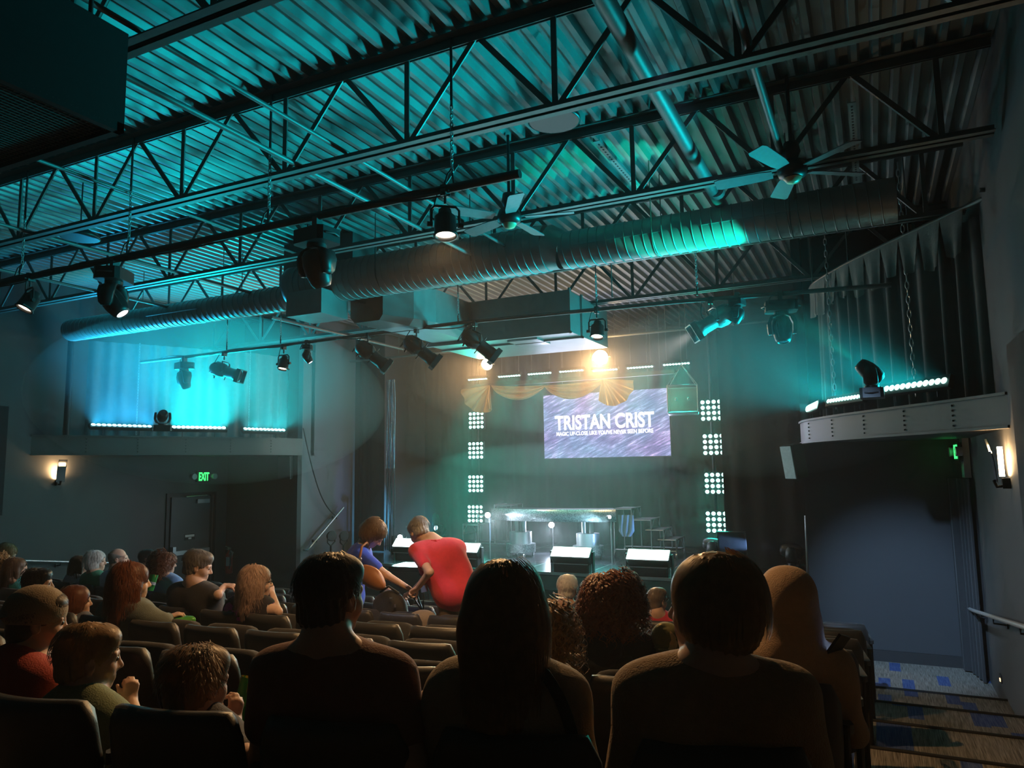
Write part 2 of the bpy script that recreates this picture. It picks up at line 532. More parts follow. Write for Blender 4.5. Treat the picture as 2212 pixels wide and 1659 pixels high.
def balcony(pts0, corner, zb, zt, side, sgn):
    pts = resample(pts0, 37)
    o = thing('balcony', 'curved balcony ledge with bolted fascia sheets on the ' + side + ' side', 'balcony', (*pts[18], zb))
    o['kind'] = 'structure'
    nsh = 6
    for k in range(nsh):
        seg = pts[k * 6:k * 6 + 7]
        m = MB()
        inn = [p + normal2(pts, k * 6 + i) * (-0.02 * sgn) for i, p in enumerate(seg)]
        vv = [(p.x, p.y, zb + .025) for p in seg] + [(p.x, p.y, zt - .025) for p in seg] + [(p.x, p.y, zb + .025) for p in inn] + [(p.x, p.y, zt - .025) for p in inn]
        q = 7
        fs = [(i, i + 1, q + i + 1, q + i) for i in range(6)] + [(2 * q + i, 3 * q + i, 3 * q + i + 1, 2 * q + i + 1) for i in range(6)]
        m.add(vv, fs, True)
        m.build('fascia_sheet', M_fascia, o)
        if k:
            rv = MB()
            nn = normal2(pts, k * 6) * (0.004 * sgn)
            for j in range(5):
                z = zb + .06 + (zt - zb - .12) * j / 4
                rv.ell((pts[k * 6].x + nn.x, pts[k * 6].y + nn.y, z), .010, 6, 4)
            rv.build('bolt', M_black, o)
    for z in (zb + .0125, zt - .0125):
        m = MB()
        oo = [p + normal2(pts, i) * (0.02 * sgn) for i, p in enumerate(pts)]
        ii = [p + normal2(pts, i) * (-0.05 * sgn) for i, p in enumerate(pts)]
        q = len(pts)
        vv = [(p.x, p.y, z - .0125) for p in oo] + [(p.x, p.y, z + .0125) for p in oo] + [(p.x, p.y, z - .0125) for p in ii] + [(p.x, p.y, z + .0125) for p in ii]
        m.add(vv, [(i, i + 1, q + i + 1, q + i) for i in range(q - 1)] + [(q + i, q + i + 1, 3 * q + i + 1, 3 * q + i) for i in range(q - 1)] + [(2 * q + i, 2 * q + i + 1, i + 1, i) for i in range(q - 1)])
        m.build('fascia_rail', M_fascia, o)
    ii = offset2(pts, -0.03 * sgn)
    m = MB()
    m.prism([(p.x, p.y) for p in ii] + list(corner), zb + .01, zt - .03)
    m.build('slab', M_wall_dark, o)
    return pts
BR = balcony(BALR, [(-0.9, 11.4), (XR, 11.4), (XR, 7.46)], 2.83, 3.14, 'right', 1)
BALL = [(mirx(x), y + (.35 if y > 9 else .2 * (y - 7.46) / 1.54 + .0)) for x, y in BALR]
BALL[-1] = (mirx(-0.9), 11.74)
BL = balcony(BALL, [(mirx(-0.9), 12.0), (XL, 12.0), (XL, 7.46)], 2.90, 3.24, 'left', -1)

# closing walls behind the balconies
struct(MB().box((-0.9, 11.4, 2.83), (XR, 11.5, 5.86)).build('wall_upper_right', M_black), 'black wall behind the right balcony curtain')
struct(MB().box((XL, 12.0, 2.9), (mirx(-0.9), 12.1, 5.86)).build('wall_upper_left', M_wall_dark), 'charcoal wall behind the left balcony curtain')
# ================================================================== UNDER THE ROOF
# steel joists with double-angle chords
def angle_pair(m, y, z, flip, x0, x1, leg=.062, gap=.022, t=.008):
    for s_ in (-1, 1):
        a = y + s_ * gap / 2
        b = a + s_ * leg
        lo, hi = min(a, b), max(a, b)
        if flip:    # top chord: legs out at the top
            m.box((x0, lo, z - t), (x1, hi, z)); m.box((x0, min(a, a + s_ * t), z - leg), (x1, max(a, a + s_ * t), z))
        else:
            m.box((x0, lo, z), (x1, hi, z + t)); m.box((x0, min(a, a + s_ * t), z), (x1, max(a, a + s_ * t), z + leg))
JLAB = ['nearest steel roof joist, its lower chord crossing behind the black hung unit',
        'second steel roof joist, brightly lit cyan lower chord with the near lighting pipe below',
        'third steel roof joist, just in front of the spiral duct',
        'fourth steel roof joist, just behind the spiral duct',
        'fifth steel roof joist, dim above the rectangular supply duct']
ZB = 5.08
JY = [2.73, 4.63, 6.55, 8.58, 10.7]
for j, y in enumerate(JY):
    o = thing('roof_joist', JLAB[j], 'joist', (XC, y, ZB), group='steel roof joists')
    m = MB(); angle_pair(m, y, ZB, False, XL + .05, XR - .05); m.build('bottom_chord', M_steel, o)
    m = MB(); angle_pair(m, y, ZC - .002, True, XL + .02, XR - .02, leg=.08); m.build('top_chord', M_steel, o)
    xn = -1.88 + 1.265 * 2
    base = None
    while xn > XL + .3:
        for dx in (0, -.62, .62):
            if not (XL + .05 < xn + dx < XR - .05):
                continue
            m = MB()
            p0 = Vector((xn + .04 * (dx > 0) - .04 * (dx < 0), y, ZB + .05)); p1 = Vector((xn + dx, y, ZC - .05))
            d = (p1 - p0).normalized()
            q = Vector((d.z, 0, -d.x))
            for off, t in ((Vector((0, .012, 0)), .006),):
                h = .022
                vv = []
                for p in (p0, p1):
                    vv += [p - q * h - Vector((0, .006, 0)), p + q * h - Vector((0, .006, 0)), p + q * h + Vector((0, .006, 0)), p - q * h + Vector((0, .006, 0)),
                           p - q * h + Vector((0, .03, 0)), p - q * (h - .006) + Vector((0, .03, 0))]
                m.add(vv, [(0, 1, 7, 6), (1, 2, 8, 7), (2, 3, 9, 8), (3, 0, 6, 9), (3, 4, 10, 9), (4, 5, 11, 10)])
            m.build('web_bar', M_steel, o)
        xn -= 1.265

# bridging angles and conduits that run to the stage
CON = [(-4.2, 5.12, -1.2, 8.3, .022, 'slim roof bridging angle crossing the cyan joist'), (-3.74, 5.16, -1.2, 7.6, .018, 'thin conduit beside the black hung unit'),
       (-7.9, 5.13, 2.5, 8.4, .02, 'slim roof bridging angle above the left moving head'), (-9.6, 5.11, 2.5, 8.4, .022, 'slim roof bridging angle near the left pendant lamp'),
       (-0.55, 5.2, 1.0, 8.4, .03, 'dull green conduit over the right-hand ceiling fan'), (-6.4, 5.3, 3.5, 8.4, .016, 'thin roof conduit over the middle of the house'),
       (-8.6, 5.05, 8.8, 12.5, .03, 'pale conduit behind the left end of the spiral duct'), (-6.9, 5.2, 8.8, 12.5, .028, 'pale conduit behind the square duct drop')]
for x, z, y0, y1, r, lb in CON:
    tag(MB().cyl((x, y0, z), (x, y1, z), r, n=8).build('conduit', M_steel, loc=(x, y0, z)), lb, 'conduit')
# fat round pipe with couplings
o = thing('overhead_pipe', 'fat grey round pipe running under the deck toward the stage', 'pipe', (-1.22, 4, 5.3))
MB().cyl((-1.22, -1.5, 5.3), (-1.30, 9.4, 5.3), .062, n=14).build('pipe', M_steel, o)
for y in (3.4, 7.3):
    MB().cyl((-1.25, y, 5.3), (-1.25, y + .09, 5.3), .075, n=14).build('coupling', M_galv, o)
# perforated channels
for x, y0, y1, lb in ((-2.05, 6.0, 7.6, 'perforated steel channel under the brightest patch of deck'), (0.02, 6.3, 8.2, 'perforated steel channel near the right wall')):
    o = thing('perforated_channel', lb, 'channel', (x, y0, 5.45))
    m = MB(); m.box((x - .03, y0, 5.45), (x + .03, y1, 5.455)); m.box((x - .032, y0, 5.45), (x - .028, y1, 5.49)); m.box((x + .028, y0, 5.45), (x + .032, y1, 5.49))
    m.build('channel', M_galv, o)
    m = MB(); yy = y0 + .06
    while yy < y1 - .05:
        m.box((x - .008, yy, 5.4485), (x + .008, yy + .03, 5.45)); yy += .06
    s_ = m.build('slot', M_black, o)

# round pendant lamps (off) hung from the joists
for px_, py_, lb in ((1197, 262, 'round disc pendant lamp in the middle of the roof, unlit'), (173, 514, 'pale round disc pendant lamp at the far left, catching cyan light')):
    p = atZ(px_, py_, 5.22)
    o = thing('pendant_lamp', lb, 'lamp', p)
    m = MB(); m.lathe([(.05, .12), (.09, .10), (.20, .03), (.205, .0), (.19, -.005)], p, n=28); m.build('housing', M_blackmetal, o)
    m = MB(); m.lathe([(.0, -.004), (.165, -.004), (.17, .0)], p, n=28); m.build('diffuser', pmat('opal_disc', (0.75, 0.78, 0.78), 0.5), o)
    m = MB(); m.cyl(p + Vector((0, 0, .1)), (p.x, p.y, ZC), .008, n=6); m.build('cord', M_black, o)

# black unit hung at the upper left, wire mesh under it
bx0, bx1, by0, by1, bz0, bz1 = -4.9, -3.46, .9, 2.45, 4.35, 4.91
o = thing('hung_unit', 'large black box hung near the roof with wire mesh underneath', 'unit', ((bx0 + bx1) / 2, (by0 + by1) / 2, bz0))
m = MB(); m.box((bx0, by0, bz0 + .05), (bx1, by1, bz1)); m.build('casing', M_black, o)
m = MB()
for a, b in (((bx0, by0), (bx1, by0 + .04)), ((bx0, by1 - .04), (bx1, by1)), ((bx0, by0), (bx0 + .04, by1)), ((bx1 - .04, by0), (bx1, by1)), ((bx0, 1.72), (bx1, 1.78))):
    m.box((*a, bz0), (*b, bz0 + .05))
m.build('frame', M_black, o)
m = MB(); x = bx0
while x < bx1:
    m.box((x, by0, bz0 + .02), (x + .004, by1, bz0 + .024)); x += .03
y = by0
while y < by1:
    m.box((bx0, y, bz0 + .024), (bx1, y + .004, bz0 + .028)); y += .03
m.build('wire_mesh', M_steel, o)
for x in (bx0 + .1, bx1 - .1):
    MB().cyl((x, 2.3, bz1), (x, 2.3, ZC), .012, n=6).build('hanger', M_black, o)

# spiral duct in three diameters
DY = 7.8
def duct_seg(o, x0, x1, z, r, rib=.105):
    m = MB()
    m.cyl((x0, DY, z), (x1, DY, z), r, n=40, caps=True)
    b = m.build('duct_run', M_galv, o)
    m = MB(); x = x0 + .03
    # helical lock seam
    pts = []
    turns = int((x1 - x0) / rib); nn = 28
    for i in range(turns * nn):
        t = i / nn
        a = 2 * math.pi * t
        pts.append((x0 + t * rib, DY + (r + .002) * math.cos(a), z + (r + .002) * math.sin(a)))
    m.tube(pts, .007, 5)
    m.build('lock_seam', M_galv, b)
    return b
o = thing('spiral_duct', 'long spiral-seamed round air duct hung across the room, lit cyan below', 'duct', (-5, DY, 5.0))
duct_seg(o, -12.15, -7.3, 5.01, .178)
duct_seg(o, -7.15, -3.3, 5.137, .275)
duct_seg(o, -3.1, 0.35, 5.075, .215)
m = MB(); m.lathe([(.275, 0), (.29, .01), (.29, .11), (.275, .12)], (-7.2, DY, 5.137), frame_z((1, 0, 0)), n=40); m.build('collar', M_galv, o)
m = MB(); m.cyl((-3.3, DY, 5.137), (-3.1, DY, 5.075), .275, .215, n=40, caps=False); m.build('reducer', M_galv, o)
for x in (-11.6, -11.0, -10.2, -8.6):
    pass
for x, r, z in ((-10.6, .18, 5.01), (-8.4, .18, 5.01), (-5.6, .278, 5.137), (-4.2, .278, 5.137), (-2.0, .218, 5.075), (-.6, .218, 5.075)):
    m = MB()
    m.tube([(x, DY + r * math.cos(a), z + r * math.sin(a)) for a in np.linspace(-math.pi, 0, 16)], .008, 5)
    m.cyl((x, DY + r, z), (x, DY + r, ZC), .006, n=5); m.cyl((x, DY - r, z), (x, DY - r, ZC), .006, n=5)
    m.build('strap', M_steel, o)
# registers: slim grille edge on the runs
for x0, x1, z in ((-10.0, -8.9, 5.01 - .02), (-2.9, -1.9, 5.075 - .02), (-1.5, -.5, 5.075 - .02)):
    m = MB(); m.box((x0, DY - .22, z), (x1, DY - .185, z + .016)); m.build('register_edge', M_galv, o)
m = MB(); m.box((-6.95, 7.38, 4.62), (-6.35, 7.92, 4.95)); m.build('square_drop', M_galv, o)
m = MB(); m.box((-7.55, 7.95, 4.9), (-6.3, 8.5, ZC - .01)); m.build('plenum', M_steel, o)
# elbow and rectangular supply trunk behind
o = thing('supply_duct', 'rectangular sheet-metal supply duct branching off the spiral duct', 'duct', (-4.8, 9.5, 4.5))
m = MB()
def elb(u, v):
    a = v * math.pi / 2
    x = -6.15 + .0 + u * .72
    return None
sec = [(-6.15, 5.1), (-5.42, 5.1), (-5.42, 4.62), (-5.5, 4.52), (-6.05, 4.52), (-6.15, 4.62)]
vv = []
for yy, sc_, dx in ((8.05, .75, -.35), (8.35, .95, -.12), (8.7, 1.0, 0), (9.66, 1.0, 0)):
    for x, z in sec:
        vv.append(((x + 5.78) * sc_ - 5.78 + dx, yy, (z - 4.8) * sc_ + 4.8))
fs = []
for k in range(3):
    for i in range(6):
        j = (i + 1) % 6
        fs.append((k * 6 + i, k * 6 + j, (k + 1) * 6 + j, (k + 1) * 6 + i))
m.add(vv, fs); m.build('branch', M_galv, o)
m = MB(); m.box((-6.2, 9.66, 4.5), (-3.8, 11.4, 5.1)); m.build('trunk', M_galv, o)
for y in (9.66, 10.15):
    m = MB(); m.box((-6.23, y, 4.47), (-3.77, y + .05, 4.5)); m.box((-3.8, y, 4.47), (-3.77, y + .05, 5.13)); m.build('flange', M_galv, o)
m = MB(); m.box((-4.9, 9.9, 4.47), (-4.4, 10.4, 4.5)); m.build('register', M_alu, o)

# tall black post at the duct's left end
tag(MB().cyl((-12.2, 7.85, 3.24), (-12.2, 7.85, 4.95), .05, n=12).build('duct_post', M_black, loc=(-12.2, 7.85, 3.24)), 'black vertical post between left balcony and end of spiral duct', 'post')

# ceiling fans
def fan(p, lb, ph):
    o = thing('ceiling_fan', lb, 'fan', p, group='ceiling fans')
    m = MB(); m.cyl(p + Vector((0, 0, .12)), (p.x, p.y, ZC), .016, n=8); m.lathe([(.0, .30), (.06, .28), (.075, .2), (.05, .14), (.02, .13)], p, n=16); m.build('downrod', M_blackmetal, o)
    m = MB(); m.lathe([(.02, .14), (.10, .11), (.125, .04), (.11, -.01), (.06, -.03), (.0, -.035)], p, n=22); m.build('motor', M_blackmetal, o)
    m = MB(); m.lathe([(.0, -.075), (.05, -.065), (.075, -.03)], p, n=18); m.build('light_bowl', pmat('amber_bowl', (.5, .36, .2), .35), o)
    for k in range(5):
        a = ph + k * 2 * math.pi / 5
        d = Vector((math.cos(a), math.sin(a), 0)); t = Vector((-d.y, d.x, 0)) ; tt = t + Vector((0, 0, .22))
        m = MB(); vv = []
        for rr, wd in ((.16, .05), (.26, .065), (.60, .075), (.64, .06)):
            for s_ in (-1, 1):
                vv.append(p + d * rr + tt * (wd * s_) + Vector((0, 0, .03)))
        vv2 = [v + Vector((0, 0, .008)) for v in vv]
        n_ = len(vv)
        m.add(vv + vv2, [(0, 1, 3, 2), (2, 3, 5, 4), (4, 5, 7, 6), (8, 10, 11, 9), (10, 12, 13, 11), (12, 14, 15, 13), (0, 2, 10, 8), (2, 4, 12, 10), (4, 6, 14, 12), (1, 9, 11, 3), (3, 11, 13, 5), (5, 13, 15, 7), (6, 7, 15, 14)])
        m.build('blade', pmat('fan_blade', (.14, .15, .16), .5), o)
fan(atZ(1100, 478, 4.98), 'ceiling fan with five pale blades beside the bright warm spotlight', .25)
fan(atZ(1712, 378, 4.98), 'dark ceiling fan near the right wall', .6)

# lighting pipes and their chains
def chain(o, x, y, z0, z1, link=.042, r=.0045, name='chain'):
    m = MB(); z = z1; k = 0
    while z > z0:
        pts = []
        for i in range(10):
            a = 2 * math.pi * i / 10
            u = .0115 * math.cos(a); v = link * .62 * math.sin(a)
            pts.append((x + (u if k % 2 else 0), y + (0 if k % 2 else u), z - link / 2 + v))
        m.tube(pts, r, 5, closed=True)
        z -= link * .84; k += 1
    return m.build(name, M_alu, o)
PIPE1 = (4.55, 4.62)
def pz1(x): return 4.63
o = thing('lighting_pipe', 'near black lighting pipe hung below the cyan joist, wrapped in cables', 'pipe', (-5, 4.55, 4.63))
MB().cyl((-12.0, 4.55, 4.62), (-2.13, 4.55, 4.635), .033, n=12).build('pipe', M_black, o)
m = MB()
for ph in (0, 2.1, 4.2):
    pts = []
    for i in range(120):
        x = -11.9 + 9.2 * i / 119
        a = ph + x * (1.3 + .2 * ph)
        pts.append((x, 4.55 + .038 * math.cos(a) + .008 * math.sin(9 * x + ph), 4.63 + .038 * math.sin(a) - .012 * abs(math.sin(3.1 * x + ph))))
    m.tube(pts, .007, 5)
m.build('cable', M_black, o)
for x in (-2.72, -4.55, -6.35, -8.05, -10.5):
    c = chain(o, x, 4.6, 4.80, 5.35)
    MB().cyl((x, 4.6, 5.3), (x, 4.6, ZC - .02), .011, n=6).build('hanger', M_black, o)
    m = MB(); m.tube([(x - .05, 4.55, 4.63), (x - .02, 4.57, 4.76), (x, 4.6, 4.81), (x + .02, 4.57, 4.76), (x + .05, 4.55, 4.63)], .008, 5); m.build('hook', M_blackmetal, o)
o = thing('lighting_pipe', 'far lighting pipe over the stage front, carrying theatre spotlights', 'pipe', (-5, 8.6, 4.53))
P2 = [(-11.4, 8.6, 4.51), (-8.2, 8.6, 4.52), (-5, 8.6, 4.55), (-2, 8.6, 4.50), (.28, 8.6, 4.42)]
MB().tube(P2, .026, 10).build('pipe', M_steel, o)
m = MB(); pts = []
for i in range(90):
    x = -11.2 + 6.4 * i / 89
    pts.append((x, 8.6 + .03 * math.cos(5 * x), 4.53 + .03 * math.sin(4 * x) - .01))
m.tube(pts, .008, 5); m.build('cable', M_steel, o)
for x, zt in ((-9.35, 5.1), (-8.2, 5.1), (-5.0, 5.1), (-3.0, 5.1), (-1.75, 5.6)):
    chain(o, x, 8.6, 4.66, zt - .12)
    MB().cyl((x, 8.6, 4.55), (x, 8.6, 4.68), .01, n=6).build('hook', M_blackmetal, o)
    MB().cyl((x, 8.6, zt - .14), (x, 8.6, zt), .008, n=6).build('hanger', M_blackmetal, o)
for x, z0, z1 in ((-8.6, 4.7, 5.1), (-5.6, 4.7, 5.0), (-2.8, 4.65, 5.1)):
    MB().cyl((x, 8.62, z0), (x, 8.62, z1), .007, n=5).build('drop_cable', M_steel, o)
# third pipe further up-stage, faint
o = thing('lighting_pipe', 'faint third lighting pipe above the stage rear, behind the spotlights', 'pipe', (-5, 12.95, 4.98))
MB().cyl((-10.3, 12.95, 4.98), (-1.0, 12.95, 4.98), .026, n=10).build('pipe', M_steel, o)
for x in (-9, -6.9, -4.5, -2):
    MB().cyl((x, 12.95, 4.98), (x, 12.95, ZC), .008, n=5).build('hanger', M_steel, o)
# ================================================================== STAGE LIGHTS
CYAN = (0.0, 0.76, 0.85)
TEAL = (0.0, 0.85, 0.62)
BLUEC = (0.02, 0.50, 0.95)
WARM = (1.0, 0.55, 0.22)
COOL = (0.62, 0.70, 1.0)
E_warm = emat('lens_warm', (1.0, 0.80, 0.55), 14)
E_warm_hot = emat('lens_warm_hot', (1.0, 0.78, 0.45), 60)
E_cool = emat('lens_cool', (0.85, 0.88, 1.0), 10)
E_cyan = emat('led_cyan', (0.35, 1.0, 1.0), 7)
E_blue = emat('led_blue', (0.30, 0.85, 1.0), 6)
E_teal = emat('led_teal', (0.45, 1.0, 0.85), 5)
M_dkglass = pmat('dark_lens', (0.03, 0.035, 0.05), 0.1, spec=0.8)
M_fixture = pmat('fixture_black', (0.022, 0.022, 0.024), 0.42, 0.2, var=.2)
M_fixture_grey = pmat('fixture_grey', (0.06, 0.062, 0.065), 0.45, 0.3, var=.2)

def clamp_and_yoke(o, pc, pb, half, axis, mat=None):
    """C clamp at pc on the pipe, yoke reaching both sides of the body centre pb along axis"""
    mat = mat or M_fixture
    m = MB()
    m.obox(pc + Vector((0, 0, -.01)), (.045, .07, .085)); m.cyl(pc + Vector((0, 0, -.11)), pc, .011, n=6)
    m.cyl(pc + Vector((-.0, .05, -.03)), pc + Vector((0, -.06, -.03)), .008, n=6)
    m.build('clamp', M_fixture_grey, o)
    a = Vector(axis).normalized()
    top = pc + Vector((0, 0, -.11))
    m = MB()
    r = .010
    zt = min(top.z, pb.z + half * 1.35)
    top = Vector((pb.x * .5 + pc.x * .5, pb.y * .5 + pc.y * .5, zt)) if abs(pc.x - pb.x) < .02 else Vector((pc.x, pc.y, zt))
    pts = [pb - a * half, pb - a * half + Vector((0, 0, (zt - pb.z) * .8)), top - a * (half * .75), top + a * (half * .75), pb + a * half + Vector((0, 0, (zt - pb.z) * .8)), pb + a * half]
    m.tube(pts, r, 6)
    m.cyl(pb - a * (half + .03), pb - a * (half - .01), .02, n=8); m.cyl(pb + a * (half - .01), pb + a * (half + .03), .02, n=8)
    m.build('yoke', mat, o)

def loop_cable(o, a, b, sag=.12, side=.08):
    m = MB()
    a, b = Vector(a), Vector(b)
    pts = []
    for i in range(14):
        t = i / 13
        p = a.lerp(b, t)
        p.z -= sag * math.sin(math.pi * t)
        p.x -= side * math.sin(math.pi * t)
        pts.append(p)
    m.tube(pts, .006, 5)
    m.build('cable', M_black, o)

def par_can(pc, aim, lab, r=.085, L=.17, lens=None, power=0, spot=50, grp='par can spotlights', color=WARM, drop=.27):
    pc = Vector(pc); aim = Vector(aim).normalized()
    o = thing('par_spotlight', lab, 'spotlight', pc, group=grp)
    pb = pc + Vector((0, 0, -drop))
    ax = Vector((0, 0, 1)).cross(aim)
    ax = ax.normalized() if ax.length > .05 else Vector((1, 0, 0))
    clamp_and_yoke(o, pc, pb, r + .02, ax)
    F = frame_z(aim)
    m = MB(); m.lathe([(.0, -L * .75), (r * .55, -L * .72), (r * .62, -L * .5), (r * .95, -L * .35), (r, L * .5), (r * 1.08, L * .5), (r * 1.08, L * .56), (r * .9, L * .56), (r * .86, L * .40)], pb, F, n=24, cap=False); m.build('housing', M_fixture, o)
    m = MB(); m.lathe([(.0, L * .44), (r * .5, L * .43), (r * .87, L * .40)], pb, F, n=24); m.build('lens', lens or E_warm, o)
    m = MB(); m.obox(pb + F @ Vector((r * 1.1, 0, L * .5)), (.02, .10, .012), F); m.build('gel_clip', M_fixture_grey, o)
    loop_cable(o, pc + Vector((-.06, 0, 0)), pb - aim * (L * .7))
    if power:
        lamp('SPOT', 'par_beam', pb + aim * (L * .62), pb + aim * 3, power, color, o, size=r * .8, spot=spot, blend=.6)
    return o

def moving_head(pc, aim, lab, sz=1.0, hang=True, lens=E_cool, power=0, spot=12, color=COOL, grp='moving head spotlights', yaw=0.0):
    """base box, two yoke arms, rounded head with a lens; hung below pc or standing on it"""
    pc = Vector(pc); aim = Vector(aim).normalized(); s_ = sz; sg = -1 if hang else 1
    o = thing('moving_head', lab, 'spotlight', pc, group=grp)
    ax = Vector((0, 0, 1)).cross(aim)
    ax = ax.normalized() if ax.length > .15 else Vector((math.cos(yaw), math.sin(yaw), 0))
    Z = Vector((0, 0, 1))
    fr = Z.cross(ax).normalized()
    RB = Matrix(((ax.x, fr.x, 0), (ax.y, fr.y, 0), (0, 0, 1)))
    if hang:
        m = MB(); m.obox(pc + Vector((0, 0, -.03)), (.05, .07, .11)); m.obox(pc + Vector((0, 0, -.09)), (.16 * s_, .07, .02), RB); m.build('clamp', M_fixture_grey, o)
    zb = pc.z + sg * (.15 * s_ if hang else .065 * s_)
    cb = Vector((pc.x, pc.y, zb))
    m = MB(); m.obox(cb, (.34 * s_, .25 * s_, .115 * s_), RB, bev=.035 * s_); m.build('base', M_fixture, o)
    for q in (-1, 1):
        m = MB()
        m.tube([cb + ax * (q * .175 * s_) + fr * (.07 * s_), cb + ax * (q * .205 * s_) + fr * (.0), cb + ax * (q * .175 * s_) - fr * (.07 * s_)], .009 * s_, 5)
        m.build('handle', M_fixture_grey, o)
    ch = cb + Z * (sg * .245 * s_)
    m = MB()
    m.cyl(cb + Z * (sg * .05 * s_), cb + Z * (sg * .09 * s_), .08 * s_, n=16)
    m.build('swivel', M_fixture, o)
    for q in (-1, 1):
        m = MB()
        c0 = cb + Z * (sg * .085 * s_)
        vv = []
        for zz, wd, of in ((0.0, .055, .06), (.03, .075, .125), (.10, .075, .155), (.20, .06, .15), (.23, .035, .145)):
            for e in (-1, 1):
                for f in (0, .036):
                    vv.append(c0 + Z * (sg * zz * s_) + ax * (q * (of - f) * s_) + fr * (e * wd * s_))
        fs = []
        for k in range(4):
            a = k * 4
            for i, j in ((0, 1), (1, 3), (3, 2), (2, 0)):
                fs.append((a + i, a + j, a + 4 + j, a + 4 + i))
        fs += [(0, 1, 3, 2), (16, 18, 19, 17)]
        m.add(vv, fs, True); m.build('yoke_arm', M_fixture, o)
    F = frame_z(aim)
    m = MB(); m.lathe([(.0, -.15 * s_), (.05 * s_, -.145 * s_), (.088 * s_, -.11 * s_), (.104 * s_, -.03 * s_), (.102 * s_, .05 * s_), (.085 * s_, .13 * s_), (.066 * s_, .165 * s_), (.058 * s_, .165 * s_), (.055 * s_, .155 * s_)], ch, F, n=24, cap=False); m.build('head', M_fixture, o)
    m = MB()
    for q in (-1, 1):
        m.tube([ch + F @ Vector((q * .07 * s_, .055 * s_, -.08 * s_)), ch + F @ Vector((q * .078 * s_, .07 * s_, .0)), ch + F @ Vector((q * .06 * s_, .055 * s_, .12 * s_))], .009 * s_, 5)
    m.build('trim', M_fixture_grey, o)
    m = MB(); m.lathe([(.0, .162 * s_), (.03 * s_, .161 * s_), (.057 * s_, .155 * s_)], ch, F, n=20); m.build('lens', lens, o)
    if hang:
        loop_cable(o, pc + Vector((-.1, 0, -.02)), cb - ax * (.15 * s_) + fr * .05, .06, .05)
    if power:
        lamp('SPOT', 'head_beam', ch + aim * (.19 * s_), ch + aim * 3, power, color, o, size=.035 * s_, spot=spot, blend=.25)
    return o

def ellipsoidal(pc, pb, tip, lab, mat=M_fixture_grey, power=0, color=WARM, spot=18):
    """profile spotlight: lamp housing, finned barrel, flared front frame"""
    pc, pb, tip = Vector(pc), Vector(pb), Vector(tip)
    aim = (tip - pb).normalized()
    o = thing('profile_spotlight', lab, 'spotlight', pc, group='profile spotlights on the far pipe')
    ax = Vector((0, 0, 1)).cross(aim).normalized()
    clamp_and_yoke(o, pc, pb + aim * .06, .115, ax, mat)
    F = frame_z(aim)
    m = MB(); m.lathe([(.0, -.22), (.06, -.21), (.105, -.16), (.125, -.06), (.115, .02), (.088, .06)], pb, F, n=18, cap=False); m.build('lamp_house', mat, o)
    m = MB(); m.lathe([(.086, .04), (.086, .22), (.094, .23), (.094, .30), (.088, .305), (.0, .29)], pb, F, n=18, cap=False); m.build('barrel', mat, o)
    m = MB()
    for i in range(8):
        a = 2 * math.pi * i / 8
        c = pb + F @ Vector((.112 * math.cos(a), .112 * math.sin(a), -.07))
        Fr = F @ Matrix.Rotation(a, 3, 'Z')
        m.obox(c, (.02, .006, .14), Fr)
    m.build('cooling_fin', mat, o)
    m = MB()
    for q in ((1, 0), (-1, 0), (0, 1), (0, -1)):
        c = pb + F @ Vector((q[0] * .105, q[1] * .105, .325))
        m.obox(c, (.012 if q[0] else .21, .21 if q[0] else .012, .07), F)
    m.build('gel_frame', mat, o)
    m = MB()
    for q in (-1, 1):
        m.cyl(pb + F @ Vector((q * .07, .0, .05)), pb + F @ Vector((q * .15, -.01, .05)), .008, n=6)
        m.cyl(pb + F @ Vector((0, q * .07, .08)), pb + F @ Vector((0, q * .14, .08)), .007, n=6)
    m.cyl(pb + F @ Vector((.0, -.08, -.12)), pb + F @ Vector((0, -.16, -.10)), .012, n=6)
    m.build('shutter_knob', M_fixture, o)
    loop_cable(o, pc + Vector((-.1, 0, 0)), pb - aim * .19, .16, .14)
    if power:
        lamp('SPOT', 'profile_beam', pb + aim * .36, pb + aim * 4, power, color, o, size=.05, spot=spot, blend=.2)
    return o

LENSMESH = {}
def lens_obj(o, p, F, r, mat, name='led'):
    key = (round(r, 4), mat.name)
    if key not in LENSMESH:
        LENSMESH[key] = MB().lathe([(.0, r * .5), (r * .5, r * .43), (r * .86, r * .22), (r, 0)], n=12).mesh('led', mat)
    q = bpy.data.objects.new(name, LENSMESH[key])
    COL.objects.link(q)
    q.parent = o
    q.location = Vector(p) - o.location
    q.rotation_euler = F.to_euler()
    return q

